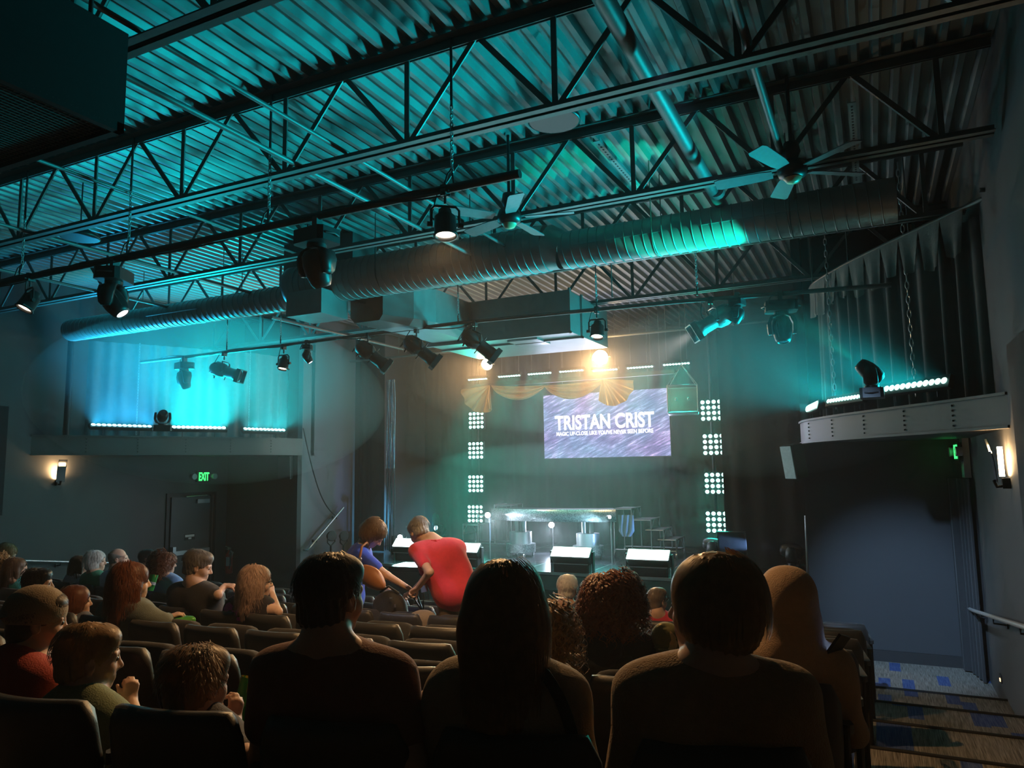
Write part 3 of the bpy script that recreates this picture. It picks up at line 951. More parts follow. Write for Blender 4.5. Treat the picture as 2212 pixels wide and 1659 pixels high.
def led_bar(p0, p1, aim, n, lab, mat, power, color, grp, spread=100, feet=True, h=.07, r=None, lampup=None):
    p0, p1 = Vector(p0), Vector(p1); aim = Vector(aim).normalized()
    c = (p0 + p1) / 2
    d = (p1 - p0); L = d.length; d = d.normalized()
    o = thing('led_bar', lab, 'light bar', c + Vector((0, 0, -.1)), group=grp)
    y = aim.cross(d).normalized(); z = d.cross(y)
    F = Matrix(((d.x, y.x, z.x), (d.y, y.y, z.y), (d.z, y.z, z.z)))
    if F[2][2] * 0 + z.dot(aim) < 0:
        F = Matrix(((d.x, -y.x, -z.x), (d.y, -y.y, -z.y), (d.z, -y.z, -z.z))); z = -z
    m = MB(); m.obox(c - z * .035, (L + .04, h, .06), F); m.build('housing', M_fixture, o)
    r = r or min(h * .42, L / n * .46)
    for i in range(n):
        lens_obj(o, p0 + d * (L * (i + .5) / n), F, r, mat)
    if feet:
        for t in (.2, .8):
            q = p0.lerp(p1, t) - z * .06
            m = MB(); m.tube([q, q + Vector((0, 0, -.05)), q + Vector((0, 0, -.12))], .008, 5); m.build('foot', M_fixture_grey, o)
    if power:
        l = lamp('AREA', 'bar_light', c + z * .03, c + z, power, color, o, size=L, size_y=h * .8, spread=spread)
        ax_ = lampup or z
        lamp_frame(l, d, ax_)
        l.location = c + z * .03
    return o

# ---- near pipe
par_can((-2.75, 4.55, 4.63), (0.10, -0.12, -0.98), 'bright warm par spotlight hanging from the end of the near pipe', power=300, spot=135, lens=emat('lens_warm_near', (1, .82, .6), 22))
par_can((-7.80, 4.55, 4.63), (-0.1, -0.45, -0.89), 'warm par spotlight at the far left of the near pipe', power=35, spot=100, lens=E_warm)
moving_head((-6.47, 4.55, 4.61), (.55, .28, -.80), 'black moving head beside the left warm par, beam tilted toward the stage', 1.0, power=70, spot=14, yaw=.5)
moving_head((-3.97, 4.55, 4.60), (.05, .42, -.90), 'large black moving head hanging in front of the spiral duct', 1.0, power=55, spot=14, lens=M_dkglass)
# ---- far pipe
moving_head((-10.32, 8.6, 4.50), (.1, .30, -.95), 'moving head at the left end of the far pipe', .95, power=30, spot=14, lens=M_dkglass)
ellipsoidal((-9.40, 8.6, 4.50), (-9.45, 8.62, 4.22), (-9.05, 8.75, 4.08), 'profile spotlight outlined in white light above the brightest bar')
par_can((-8.13, 8.6, 4.50), (.02, -.25, -.97), 'silver-edged warm par spotlight at the left of the far pipe', power=60, spot=55, r=.08, L=.17)
moving_head((-7.66, 8.6, 4.53), (.45, .3, -.84), 'small moving head with a thin lavender beam', .6, power=70, spot=12)
for k, (x, lb) in enumerate(((-6.52, 'profile spotlight, first of three under the duct, tilted to the stage'), (-5.68, 'profile spotlight, middle of three under the duct'), (-4.74, 'profile spotlight in front of the lesser warm glare'))):
    ellipsoidal((x, 8.6, 4.53), (x, 8.62, 4.27), (x + .22, 8.80, 4.05), lb)
par_can((-3.0, 8.6, 4.52), (.03, -.30, -.95), 'par spotlight just above the blinding warm glare', power=90, spot=55, r=.085, L=.17)
ellipsoidal((-1.60, 8.6, 4.48), (-1.52, 8.6, 4.25), (-1.87, 8.42, 4.02), 'teal-lit profile spotlight on the right, pointing left', pmat('fixture_silver', (.30, .31, .32), .4, .5), power=550, color=(1.0, .90, .86), spot=40)
moving_head((-1.30, 8.6, 4.50), (-.45, .1, -.89), 'small moving head beside the right profile spotlight with lavender beam', .6, power=60, spot=13)
moving_head((-0.83, 8.6, 4.46), (.05, -.12, -.99), 'moving head at the right end of the far pipe', 1.0, power=55, spot=15, lens=M_dkglass, yaw=.2)
# ---- warm blinders over the stage that face the audience
def blinder(p, lab, r, power, tgt, spot):
    p = Vector(p)
    o = thing('stage_blinder', lab, 'spotlight', p + Vector((0, 0, .37)), group='warm spotlights facing the audience')
    aim = (Vector(tgt) - p).normalized(); F = frame_z(aim)
    m = MB(); m.lathe([(.0, -.20), (r * .5, -.19), (r * .95, -.08), (r, .02), (r * 1.06, .03), (r * .95, .03), (r * .92, .0)], p, F, n=24, cap=False); m.build('housing', M_fixture, o)
    m = MB(); m.lathe([(.0, .012), (r * .6, .01), (r * .93, .0)], p, F, n=24); m.build('lens', E_warm_hot, o)
    clamp_and_yoke(o, p + Vector((0, -.0, .36)), p, r + .02, Vector((1, 0, 0)))
    lamp('SPOT', 'blinder_beam', p + aim * .06, tgt, power, (1.0, .58, .24), o, size=r * .8, spot=spot, blend=.7)
    lamp('POINT', 'blinder_spill', p + aim * .3 + Vector((0, 0, -.1)), tgt, power * .09, (1.0, .62, .28), o, size=r)
    return o
W1 = atY(1297, 772, 12.95); W2 = atY(1052, 787, 12.95)
blinder(W1, 'blinding warm stage light above the drape, facing the audience', .15, 1000, (-1.8, 2.0, 0.6), 52)
blinder(W2, 'lesser warm stage light half hidden by a profile spotlight', .12, 600, (-5.0, 2.5, 0.6), 52)
# ---- LED bars on the balconies
up = Vector((0, 0, 1))
def balbar(px0, px1, z, inward, n, lab, mat, power, color, spread, upk):
    p0 = atZ(*px0, z); p1 = atZ(*px1, z)
    return led_bar(p0, p1, (Vector(inward).normalized() * (1 - upk) + up * upk), n, lab, mat, power, color, 'light bars on the balcony ledges', spread, h=.13)
balbar((196, 917), (328, 921), 3.42, (1, -.75, 0), 12, 'blue-tinted light bar at the left end of the left balcony', E_blue, 95, BLUEC, 115, .62)
balbar((371, 922), (488, 924), 3.40, (1, -.6, 0), 12, 'overexposed cyan light bar in the middle of the left balcony', emat('led_cyan_hot', (.5, 1, 1), 16), 195, CYAN, 115, .62)
balbar((526, 926), (616, 929), 3.38, (1, -.4, 0), 11, 'cyan light bar at the stage end of the left balcony', E_cyan, 45, CYAN, 110, .55)
balbar((2046, 821), (1898, 842), 3.32, (-1, -.6, 0), 12, 'light bar with large round cells at the wall end of the right balcony', E_teal, 60, CYAN, 62, .27)
balbar((1863, 855), (1786, 867), 3.33, (-1, -.45, 0), 12, 'light bar in the middle of the right balcony', E_teal, 60, CYAN, 62, .27)
balbar((1766, 873), (1740, 885), 3.33, (-1, -.2, 0), 9, 'short foreshortened light bar at the stage end of the right balcony', E_teal, 25, CYAN, 60, .2)
# dark moving heads on the ledges between bars
pb = atZ(350, 932, 3.24); moving_head(pb, (.8, -.5, .35), 'dark moving head standing between the two left balcony bars', .8, hang=False, lens=M_dkglass)
pb = atZ(1885, 862, 3.14); moving_head(pb, Vector((-2.5, 7.65, 5.87)) - (pb + Vector((0, 0, .25))), 'dark moving head standing between the right balcony bars', .8, hang=False, lens=E_teal, power=900, spot=24, color=(0.0, .95, .66))
# ---- bars over the stage pointing down
BARS = [((1011, 821), (1052, 818)), ((1076, 815), (1124, 810)), ((1140, 810), (1191, 804)), ((1208, 804), (1260, 799)), ((1280, 802), (1334, 797)), ((1354, 797), (1411, 790)), ((1432, 789), (1490, 784))]
for k, (a, b) in enumerate(BARS):
    Yb = 13.9
    p0 = atY(*a, Yb); p1 = atY(*b, Yb)
    zz = (p0.z + p1.z) / 2; p0.z = p1.z = zz
    o = led_bar(p0, p1, (0, -.45, -.89), 9, 'teal-white LED strip over the stage, number %s of seven from the left' % ['one', 'two', 'three', 'four', 'five', 'six', 'seven'][k], E_teal, 24, TEAL, 'LED strips over the stage', 32, feet=False, h=.085)
    for t in (.12, .88):
        q = p0.lerp(p1, t) + Vector((0, .05, .03)); MB().cyl(q, (q.x, q.y, ZC), .006, n=5).build('hanger', M_steel, o)
# ---- LED blocks in two columns
def led_panel(pc, s_, lab, grp, power):
    pc = Vector(pc)
    o = thing('led_block', lab, 'light block', pc, group=grp)
    F = frame_z((0.12, -1, -.12))
    m = MB(); m.obox(pc + Vector((0, .05, 0)), (s_, .06, s_)); m.build('housing', M_fixture, o)
    for i in range(4):
        for j in range(4):
            lens_obj(o, pc + Vector(((i - 1.5) * s_ / 4, .01, (j - 1.5) * s_ / 4)), F, s_ * .088, E_teal)
    if power:
        lamp('AREA', 'panel_light', pc + Vector((0, -.03, 0)), pc + Vector((.1, -2, -.2)), power, TEAL, o, size=s_, spread=120)
pos = ['top', 'second from top', 'third from top', 'bottom']
for k, (px_, py_) in enumerate(((1028, 908), (1027, 973), (1027, 1045), (1026, 1110))):
    p = atY(px_, py_, 14.6); led_panel(p, .40, pos[k] + ' block of sixteen teal LEDs in the left column', 'LED blocks on stage', 9)
for k, (px_, py_) in enumerate(((1536, 886), (1541, 960), (1545, 1044), (1548, 1128))):
    p = atY(px_, py_, 14.2); led_panel(p, .42, pos[k] + ' block of teal LEDs in the right column, cut by the black leg', 'LED blocks on stage', 9)
for px_, yy, lb in ((1030, 14.68, 'dim black mast carrying the left column of LED blocks'), (1541, 14.28, 'dim black mast carrying the right column of LED blocks')):
    q = atY(px_, 1000, yy); tag(MB().cyl((q.x, q.y + .06, ZS), (q.x, q.y + .06, ZC), .03, n=10).build('led_mast', M_black, loc=(q.x, q.y + .06, ZS)), lb, 'mast')
# ---- floor battens along the stage front
def footlight(px_, py_, wpx, lab, power, yy=None):
    p = atZ(px_, py_, ZS) if yy is None else Vector((atZ(px_, py_, ZS).x, yy, ZS))
    d = p.y
    o = thing('floor_batten', lab, 'light bar', p, group='LED battens along the stage front')
    W = .72
    c = p + Vector((0, 0, .27))
    F = Matrix.Rotation(math.radians(44), 3, 'X')
    m = MB(); m.obox(c, (W, .24, .17), F, bev=.03); m.build('housing', M_fixture_grey, o)
    m = MB(); m.obox(c + F @ Vector((0, .0, .088)), (W - .03, .20, .012), F); m.build('lens', emat('batten_lens', (.75, 1, 1), 8), o)
    m = MB(); m.obox(c + Vector((0, -.13, -.13)), (W - .06, .012, .016)); m.build('rail', M_alu, o)
    m = MB(); m.obox(p + Vector((0, .0, .07)), (W * .9, .20, .14), bev=.03); m.build('base', M_fixture, o)
    for q in (-1, 1):
        m = MB(); m.obox(p + Vector((q * (W / 2 + .02), 0, .17)), (.026, .10, .34), bev=.02); m.build('side_bracket', M_fixture_grey, o)
    l = lamp('AREA', 'batten_light', c + F @ Vector((0, 0, .11)), c + F @ Vector((0, 0, 1)), power, (.45, .95, 1.0), o, size=W, size_y=.15, spread=170)
    lamp_frame(l, (1, 0, 0), F @ Vector((0, 0, 1)))
    return o
footlight(1238, 1234, 75, 'floor batten below the shiny table, glowing white', 11, 11.98)
footlight(1408, 1240, 75, 'rightmost floor batten, glowing white, by the open-frame steps', 11, 12.0)
footlight(1000, 1222, 60, 'floor batten partly hidden by the red shirt', 11, 12.06)
footlight(890, 1208, 60, 'floor batten between the two bending people', 11, 12.5)
# ---- moving heads standing on the stage
moving_head(atZ(1545, 1222, ZS), (-.93, .1, .12), 'moving head on the stage floor, right of the open-frame steps', 1.15, hang=False, lens=M_dkglass)
moving_head(atZ(1716, 1240, ZS), (-.97, .12, .1), 'moving head at the far right of the stage, blue beam to the left', 1.15, hang=False, power=700, spot=17, color=(.25, .48, 1.0), lens=emat('lens_blue', (.4, .6, 1), 2))
moving_head(atZ(862, 1196, ZS), (.55, -.6, .25), 'moving head on the stage floor between the bending couple, white lens', 1.0, hang=False, lens=E_cool)
moving_head(atZ(950, 1170, ZS), (-.1, -.9, .2), 'low moving head glowing blue behind the red-shirted man', 1.0, hang=False, lens=emat('lens_azure', (.35, .8, 1), 14), power=140, spot=80, color=(.1, .6, 1))
# cool follow spot on the right wing wall and aisle
lamp('SPOT', 'aisle_spot', (-0.9, 3.3, 4.7), (0.30, 10.9, 0.55), 3000, (.40, .66, 1.0), None, size=.05, spot=21, blend=.9)
# ================================================================== DRAPES
def pleated(path, z0, z1, lab, mat, name='curtain', depth=.06, pitch=.17, seed=0, nv=6, sgn=1, cat='curtain', flare=.3):
    """curtain hanging along a plan path with irregular pleats; back side gives it thickness"""
    L = [0]
    for a, b in zip(path, path[1:]): L.append(L[-1] + (b - a).length)
    n = max(8, int(L[-1] / pitch * 10))
    pts = resample(path, n)
    r_ = random.Random(seed)
    ph = [r_.uniform(0, 6.28) for _ in range(4)]
    m = MB()
    def fn(t, off):
        rows = []
        for j in range(nv + 1):
            v = j / nv
            row = []
            for i in range(n):
                s_ = L[-1] * i / (n - 1)
                k = 2 * math.pi / pitch
                wob = .35 * math.sin(s_ * k * .31 + ph[0]) + .25 * math.sin(s_ * k * .17 + ph[1])
                f = math.sin(s_ * k + 2.2 * wob + flare * math.sin(2.5 * v + ph[2] + s_)) * (0.75 + .35 * wob)
                nn = normal2(pts, i)
                p = pts[i] + nn * (depth * f * (.55 + .45 * v) * sgn + off)
                row.append((p.x, p.y, z1 + (z0 - z1) * v))
            rows.append(row)
        return rows
    R1 = fn(0, 0)
    vv = [p for r in R1 for p in r]
    fs = [(j * n + i, j * n + i + 1, (j + 1) * n + i + 1, (j + 1) * n + i) for j in range(nv) for i in range(n - 1)]
    m.add(vv, fs, True)
    R2 = fn(0, -.006 * sgn)
    m.add([p for r in R2 for p in r], [f[::-1] for f in fs], True)
    o = m.build(name, mat, loc=(pts[n // 2].x, pts[n // 2].y, z0))
    return tag(o, lab, cat)
V2 = lambda x, y: Vector((x, y))
CR = offset2(BR, -.34)
CR[0] = V2(.98, 7.75)
pleated(CR[2:], 3.10, 4.90, 'dark pleated curtain along the right balcony', pmat('wing_drape', (.055, .058, .06), .85, var=.2, scale=10, sheen=.25, bump=.06, bscale=160), depth=.075, pitch=.27, seed=3)
CL = offset2(BL, .42)
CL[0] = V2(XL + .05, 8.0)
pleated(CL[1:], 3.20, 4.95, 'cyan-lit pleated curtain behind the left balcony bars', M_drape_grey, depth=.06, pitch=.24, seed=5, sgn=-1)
# curtain track and scalloped valance on the right
o = thing('curtain_track', 'curved curtain track over the right balcony', 'track', (0.3, 9, 4.95))
TR = offset2(BR, -.22)
TR[0] = V2(1.0, 7.6)
MB().tube([(p.x, p.y, 4.98) for p in TR], .022, 8).build('rail', M_steel, o)
for i in (3, 12, 22, 32):
    MB().cyl((TR[i].x, TR[i].y, 4.98), (TR[i].x, TR[i].y, ZC), .008, n=5).build('hanger', M_steel, o)
VAL = [p for p in offset2(BR, -.19)][5:34]
val = thing('valance', 'row of short scalloped cloth tabs hanging from the curtain track', 'valance', (0.2, 9, 4.5))
vp = resample(VAL, 10 * 8 + 1)
M_val = pmat('valance_cloth', (.11, .125, .12), .8, var=.25, scale=14, sheen=.2, bump=.15, bscale=40)
for k in range(10):
    seg = vp[k * 8:k * 8 + 9]
    dl = .40 + .05 * math.sin(k * 1.7)
    m = MB(); nv = 5; vv = []; 
    for off in (0, -.006):
        for j in range(nv + 1):
            v = j / nv
            for i in range(9):
                u = i / 8
                c = seg[4]
                wdt = 1 - .45 * v * (1 if k < 8 else .3)
                p = c + (seg[i] - c) * wdt + normal2(vp, k * 8 + i) * (.02 * math.sin(u * 7 + k) * v + off)
                vv.append((p.x, p.y, 4.96 - dl * v - .03 * math.sin(math.pi * u) * v))
    q = 9 * (nv + 1)
    f1 = [(j * 9 + i, j * 9 + i + 1, (j + 1) * 9 + i + 1, (j + 1) * 9 + i) for j in range(nv) for i in range(8)]
    m.add(vv, f1 + [tuple(q + a for a in f[::-1]) for f in f1], True)
    m.build('tab', M_val, val)
# hanging chains at the right balcony
for px_, py0, py1, lb in ((1948, 470, 830, 'long steel chain hanging in front of the right curtain'), (1790, 640, 870, 'faint steel chain at the stage end of the right balcony')):
    p0 = atY(px_, py0, 8.8 if px_ > 1900 else 10.0)
    z1 = atY(px_, py1, p0.y).z
    o = thing('chain', lb, 'chain', (p0.x, p0.y, 3.15))
    m = MB(); z = ZC - .1; k = 0
    while z > 3.2:
        pts = []
        for i in range(10):
            a = 2 * math.pi * i / 10
            u = .017 * math.cos(a); v = .048 * math.sin(a)
            pts.append((p0.x + (u if k % 2 else 0), p0.y + (0 if k % 2 else u), z + v))
        m.tube(pts, .006, 5, closed=True); z -= .078; k += 1
    m.build('links', M_alu, o)
for px_, lb in ((300, 'thin chain hanging before the left lit curtain'), (540, 'faint chain near the stage end of the left lit curtain')):
    p = atY(px_, 800, 9.0 if px_ < 400 else 10.6)
    o = thing('chain', lb, 'chain', (p.x, p.y, 3.3))
    chain(o, p.x, p.y, 3.30, 4.95, .06, .004, 'links')

# black stage legs and rear curtain
pleated([V2(-2.40, 13.3), V2(-1.6, 13.32), V2(-.92, 13.3)], ZS + .02, 5.8, 'black masking curtain covering the right end of the stage', M_drape, 'masking_curtain', .015, .4, 2)
pleated([V2(mirx(-.92), 13.45), V2(-10.1, 13.42), V2(-9.72, 13.45)], ZS + .02, 5.8, 'black masking curtain past the sloping handrail', M_drape, 'masking_curtain', .02, .3, 6)
pleated([V2(mirx(-.95), 16.3), V2(-5.7, 16.32), V2(-.95, 16.3)], ZS + .02, 5.7, 'dark full-width curtain across the rear of the stage', pmat('rear_drape', (.035, .031, .027), .85, var=.15, scale=6, sheen=.2), 'rear_curtain', .025, .30, 9)
# shiny strip curtain
o = thing('tinsel_strip', 'narrow strip of shimmering blue-silver tinsel hanging at stage left', 'tinsel', (-9.45, 13.3, 2.6))
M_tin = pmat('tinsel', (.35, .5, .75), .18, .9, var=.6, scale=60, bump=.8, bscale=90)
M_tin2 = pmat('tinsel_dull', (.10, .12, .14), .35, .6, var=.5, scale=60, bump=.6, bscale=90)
for i in range(7):
    x = -9.56 + i * .034
    m = MB(); pts = [(x + .006 * math.sin(9 * t + i), 13.3 + .02 * math.sin(5 * t + 2 * i), 4.55 - t * 1.94) for t in np.linspace(0, 1, 14)]
    m.tube(pts, .013, 5); m.build('ribbon', M_tin, o)
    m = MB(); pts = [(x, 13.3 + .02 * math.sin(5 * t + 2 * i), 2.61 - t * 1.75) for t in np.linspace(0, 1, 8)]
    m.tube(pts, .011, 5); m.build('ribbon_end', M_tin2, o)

# gilded swag drape over the screen
M_gold = pmat('bronze_satin', (.40, .25, .10), .34, .25, var=.2, scale=9, sheen=.3, bump=.05, bscale=25)
o = thing('swag_drape', 'bronze satin swag with two fan-shaped tails above the video screen', 'drape', (-6.2, 14.2, 4.0))
def swag(A, B, s0, s1, ph):
    A, B = Vector(A), Vector(B)
    m = MB()
    for off in (0, .012):
        def fn(u, v):
            p = A.lerp(B, u)
            c = 4 * u * (1 - u)
            z = p.z - (s0 + (s1 - s0) * v) * c ** .85 - .02 * v
            y = p.y - (.05 + .035 * math.sin(v * 15 + 1.2 * math.sin(3 * u + ph))) * min(1, c * 2.2) + off
            return (p.x, y, z)
        m.grid(fn, 26, 18)
    return m.build('swag', M_gold, o)
swag((-7.43, 14.2, 4.38), (-6.15, 14.2, 4.30), .03, .30, 0)
swag((-6.17, 14.2, 4.30), (-4.84, 14.2, 4.34), .03, .33, 1)
def fan_tail(C, a0, a1, R0, Rm, R1, ph):
    C = Vector(C); m = MB()
    for off in (0, .012):
        def fn(u, v):
            a = math.radians(a0 + (a1 - a0) * u)
            R_ = (R0 * (1 - u) ** 2 + 2 * Rm * u * (1 - u) + R1 * u * u)
            y = C.y - .03 - .05 * v * math.sin(u * 26 + ph) + off - .02
            return (C.x + R_ * v * math.cos(a), y, C.z + R_ * v * math.sin(a))
        m.grid(fn, 40, 8)
    m.build('fan_tail', M_gold, o)
fan_tail((-7.45, 14.2, 4.38), 184, 277, .70, .74, .54, 0)
fan_tail((-4.84, 14.2, 4.34), 258, 354, .45, .72, .64, 2)
MB().tube([(-7.45, 14.15, 4.36), (-7.47, 14.12, 4.1), (-7.44, 14.13, 3.86)], .018, 6).build('tassel_cord', M_gold, o)
MB().tube([(-4.86, 14.13, 4.3), (-4.9, 14.12, 4.1), (-4.93, 14.12, 3.9)], .014, 6).build('tassel_cord', M_gold, o)
bt = thing('drape_batten', 'dark horizontal batten that the bronze swag hangs from', 'batten', (-5.8, 14.27, 4.4))
MB().box((-8.2, 14.24, 4.36), (-3.4, 14.30, 4.44)).build('bar', M_black, bt)
for x in (-7.9, -5.8, -3.7): MB().cyl((x, 14.27, 4.44), (x, 14.27, ZC), .007, n=5).build('hanger', M_steel, bt)

# ================================================================== VIDEO SCREEN
def screen_mat():
    m = bpy.data.materials.new('video_image'); m.use_nodes = True
    nt = m.node_tree; N = nt.nodes; L = nt.links
    b = N['Principled BSDF']; b.inputs['Base Color'].default_value = (.02, .02, .03, 1); b.inputs['Roughness'].default_value = .4
    tc = N.new('ShaderNodeTexCoord')
    mp0 = N.new('ShaderNodeMapping'); mp0.inputs['Rotation'].default_value = (0, math.radians(24), 0); L.new(tc.outputs['Object'], mp0.inputs[0])
    mp = N.new('ShaderNodeMapping'); mp.inputs['Scale'].default_value = (.8, 1, 6); L.new(mp0.outputs[0], mp.inputs[0])
    n1 = N.new('ShaderNodeTexNoise'); n1.inputs['Scale'].default_value = 3.0; n1.inputs['Detail'].default_value = 6; n1.inputs['Roughness'].default_value = .7; L.new(mp.outputs[0], n1.inputs['Vector'])
    n2 = N.new('ShaderNodeTexNoise'); n2.inputs['Scale'].default_value = 1.5; n2.inputs['Detail'].default_value = 2; L.new(tc.outputs['Object'], n2.inputs['Vector'])
    r1 = N.new('ShaderNodeValToRGB'); e = r1.color_ramp.elements
    e[0].position = .35; e[0].color = (.10, .13, .27, 1); e[1].position = .72; e[1].color = (1.0, 1.0, 1.0, 1)
    q = e.new(.52); q.color = (.24, .27, .46, 1)
    q = e.new(.60); q.color = (.52, .54, .74, 1)
    L.new(n1.outputs['Fac'], r1.inputs[0])
    r2 = N.new('ShaderNodeValToRGB'); e = r2.color_ramp.elements
    e[0].position = .35; e[0].color = (.75, .95, 1.05, 1); e[1].position = .65; e[1].color = (1.15, .85, 1.1, 1)
    L.new(n2.outputs['Fac'], r2.inputs[0])
    mx = N.new('ShaderNodeMix'); mx.data_type = 'RGBA'; mx.blend_type = 'MULTIPLY'; mx.inputs['Factor'].default_value = 1
    L.new(r1.outputs[0], mx.inputs['A']); L.new(r2.outputs[0], mx.inputs['B'])
    L.new(mx.outputs['Result'], b.inputs['Emission Color']); b.inputs['Emission Strength'].default_value = 1.15
    m.cycles.emission_sampling = 'NONE'
    return m
SY = 15.5
o = thing('video_screen', 'wide video screen showing a white show title on scratched blue-grey', 'screen', (-5.3, SY, 2.78))
MB().box((-6.78, SY, 2.76), (-3.83, SY + .09, 4.24)).build('cabinet', M_black, o)
for x in (-6.3, -4.3): MB().cyl((x, SY + .05, 4.24), (x, SY + .05, ZC), .008, n=5).build('hanger', M_steel, o)
MB().box((-6.76, SY - .006, 2.78), (-3.85, SY, 4.22)).build('display', screen_mat(), o)
E_text = emat('title_white', (1, 1, 1), 1.6)
def text(s_, loc, h, width, rot, mat, parent, name, bold=.0, ext=.002):
    c = bpy.data.curves.new(name, 'FONT'); c.body = s_; c.align_x = 'CENTER'; c.size = h / .72; c.extrude = ext; c.offset = bold
    t = bpy.data.objects.new(name, c); COL.objects.link(t)
    c.materials.append(mat)
    bpy.context.view_layer.update()
    wd = t.dimensions.x
    t.scale = (width / wd, 1, 1)
    t.rotation_euler = rot
    bpy.context.view_layer.update()
    me = bpy.data.meshes.new_from_object(t.evaluated_get(bpy.context.evaluated_depsgraph_get()))
    q = bpy.data.objects.new(name, me); COL.objects.link(q)
    q.scale = t.scale; q.rotation_euler = rot
    bpy.data.objects.remove(t, do_unlink=True)
    q.name = name
    q.parent = parent
    q.location = Vector(loc) - parent.location
    return q
text('TRISTAN CRIST', (-5.33, SY - .012, 3.42), .32, 2.30, (math.pi / 2, 0, 0), E_text, o, 'title', .012)
text("MAGIC UP-CLOSE LIKE YOU'VE NEVER SEEN BEFORE", (-5.33, SY - .012, 3.285), .085, 2.24, (math.pi / 2, 0, 0), E_text, o, 'subtitle', .003)
lamp('AREA', 'screen_light', (-5.3, SY - .05, 3.5), (-5.3, SY - 3, 3.3), 110, (.72, .74, 1.0), o, size=2.9, size_y=1.4)

# ================================================================== GLASS BOX HUNG OVER THE STAGE
def glass_mat():
    m = bpy.data.materials.new('clear_acrylic'); m.use_nodes = True
    nt = m.node_tree; N = nt.nodes; L = nt.links
    b = N['Principled BSDF']; b.inputs['Base Color'].default_value = (.6, .65, .62, 1); b.inputs['Roughness'].default_value = .12
    tr = N.new('ShaderNodeBsdfTransparent'); tr.inputs[0].default_value = (.86, .9, .88, 1)
    mx = N.new('ShaderNodeMixShader')
    nz = N.new('ShaderNodeTexNoise'); nz.inputs['Scale'].default_value = 6
    mr = N.new('ShaderNodeMapRange'); mr.inputs['To Min'].default_value = .78; mr.inputs['To Max'].default_value = .92
    L.new(nz.outputs['Fac'], mr.inputs['Value']); L.new(mr.outputs[0], mx.inputs[0])
    L.new(b.outputs[0], mx.inputs[1]); L.new(tr.outputs[0], mx.inputs[2]); L.new(mx.outputs[0], N['Material Output'].inputs[0])
    return m
M_glass = glass_mat()
gc = Vector((-3.15, 13.75, 3.54)); ga = math.radians(12)
o = thing('glass_box', 'clear acrylic box with metal edges hanging on chains over the screen corner', 'box', gc)
G = rotz(ga)
hw, hd, hh = .27, .27, .5
def gp(x, y, z): return gc + G @ Vector((x, y, z))
for c, s_ in (((0, -hd, hh / 2), (hw * 2, .008, hh)), ((0, hd, hh / 2), (hw * 2, .008, hh)), ((-hw, 0, hh / 2), (.008, hd * 2, hh)), ((hw, 0, hh / 2), (.008, hd * 2, hh))):
    MB().obox(gp(*c), s_, G).build('pane', M_glass, o)
m = MB()
for sx in (-1, 1):
    for sy in (-1, 1):
        m.cyl(gp(sx * hw, sy * hd, 0), gp(sx * hw, sy * hd, hh), .011, n=6)
for z in (0, hh):
    c4 = [gp(-hw, -hd, z), gp(hw, -hd, z), gp(hw, hd, z), gp(-hw, hd, z)]
    for i in range(4): m.cyl(c4[i], c4[(i + 1) % 4], .011, n=6)
m.build('edge_frame', M_alu, o)
MB().obox(gp(0, 0, -.015), (hw * 2, hd * 2, .02), G).build('floor_plate', M_alu, o)
m = MB()
for sx in (-.12, .1): m.ell(gp(sx, -hd - .02, .24), (.02, .02, .03), 8, 5)
m.build('latch', M_alu, o)
for sx in (-1, 1):
    for sy in (-1, 1):
        a = gp(sx * hw, sy * hd, hh); b = gp(0, 0, hh + .42)
        m = MB(); nl = 11
        for i in range(nl):
            p = a.lerp(b, (i + .5) / nl); d = (b - a).normalized(); q = d.orthogonal().normalized() if i % 2 else d.cross(d.orthogonal().normalized())
            m.tube([p + d * (.026 * math.sin(t)) + q * (.010 * math.cos(t)) for t in np.linspace(0, 2 * math.pi, 9)[:-1]], .0035, 4, closed=True)
        m.build('chain', M_alu, o)
MB().cyl(gp(0, 0, hh + .42), gp(0, 0, ZC - gc.z), .006, n=5).build('cable', M_steel, o)

# ================================================================== PROPS ON THE STAGE
def glitter():
    m = bpy.data.materials.new('silver_glitter'); m.use_nodes = True
    nt = m.node_tree; N = nt.nodes; L = nt.links
    b = N['Principled BSDF']; b.inputs['Metallic'].default_value = .7; b.inputs['Roughness'].default_value = .3
    v = N.new('ShaderNodeTexVoronoi'); v.inputs['Scale'].default_value = 70
    tc = N.new('ShaderNodeTexCoord'); L.new(tc.outputs['Object'], v.inputs['Vector'])
    r = N.new('ShaderNodeValToRGB'); r.color_ramp.elements[0].color = (.12, .13, .15, 1); r.color_ramp.elements[1].color = (.6, .63, .66, 1)
    L.new(v.outputs['Color'], r.inputs[0]); L.new(r.outputs[0], b.inputs['Base Color'])
    bp = N.new('ShaderNodeBump'); bp.inputs['Strength'].default_value = .6; bp.inputs['Distance'].default_value = .02
    L.new(v.outputs['Color'], bp.inputs['Height']); L.new(bp.outputs[0], b.inputs['Normal'])
    return m
M_glit = glitter()
M_chrome = pmat('brushed_silver', (.72, .74, .76), .33, .75, var=.1, scale=12, bump=.05, bscale=40)
tz0, tz1 = 1.54, 1.765
tbl = thing('glitter_table', 'long shallow-curved silver glitter table on two drum pedestals', 'table', (-5.75, 13.7, ZS))
ctr = Vector((-5.72, 16.4)); Rf = 3.28
def arc(a, r): return (ctr.x + r * math.sin(a), ctr.y - r * math.cos(a))
aa = [math.radians(-23.5 + 47 * i / 32) for i in range(33)]
fr_ = [arc(a, Rf) for a in aa]; bk = [arc(a, Rf - .62) for a in aa][::-1]
MB().prism(fr_ + bk, tz0 + .02, tz1, smooth=False).build('table_top', M_black, tbl)
m = MB(); q = len(fr_)
o1 = [arc(a, Rf + .014) for a in aa]
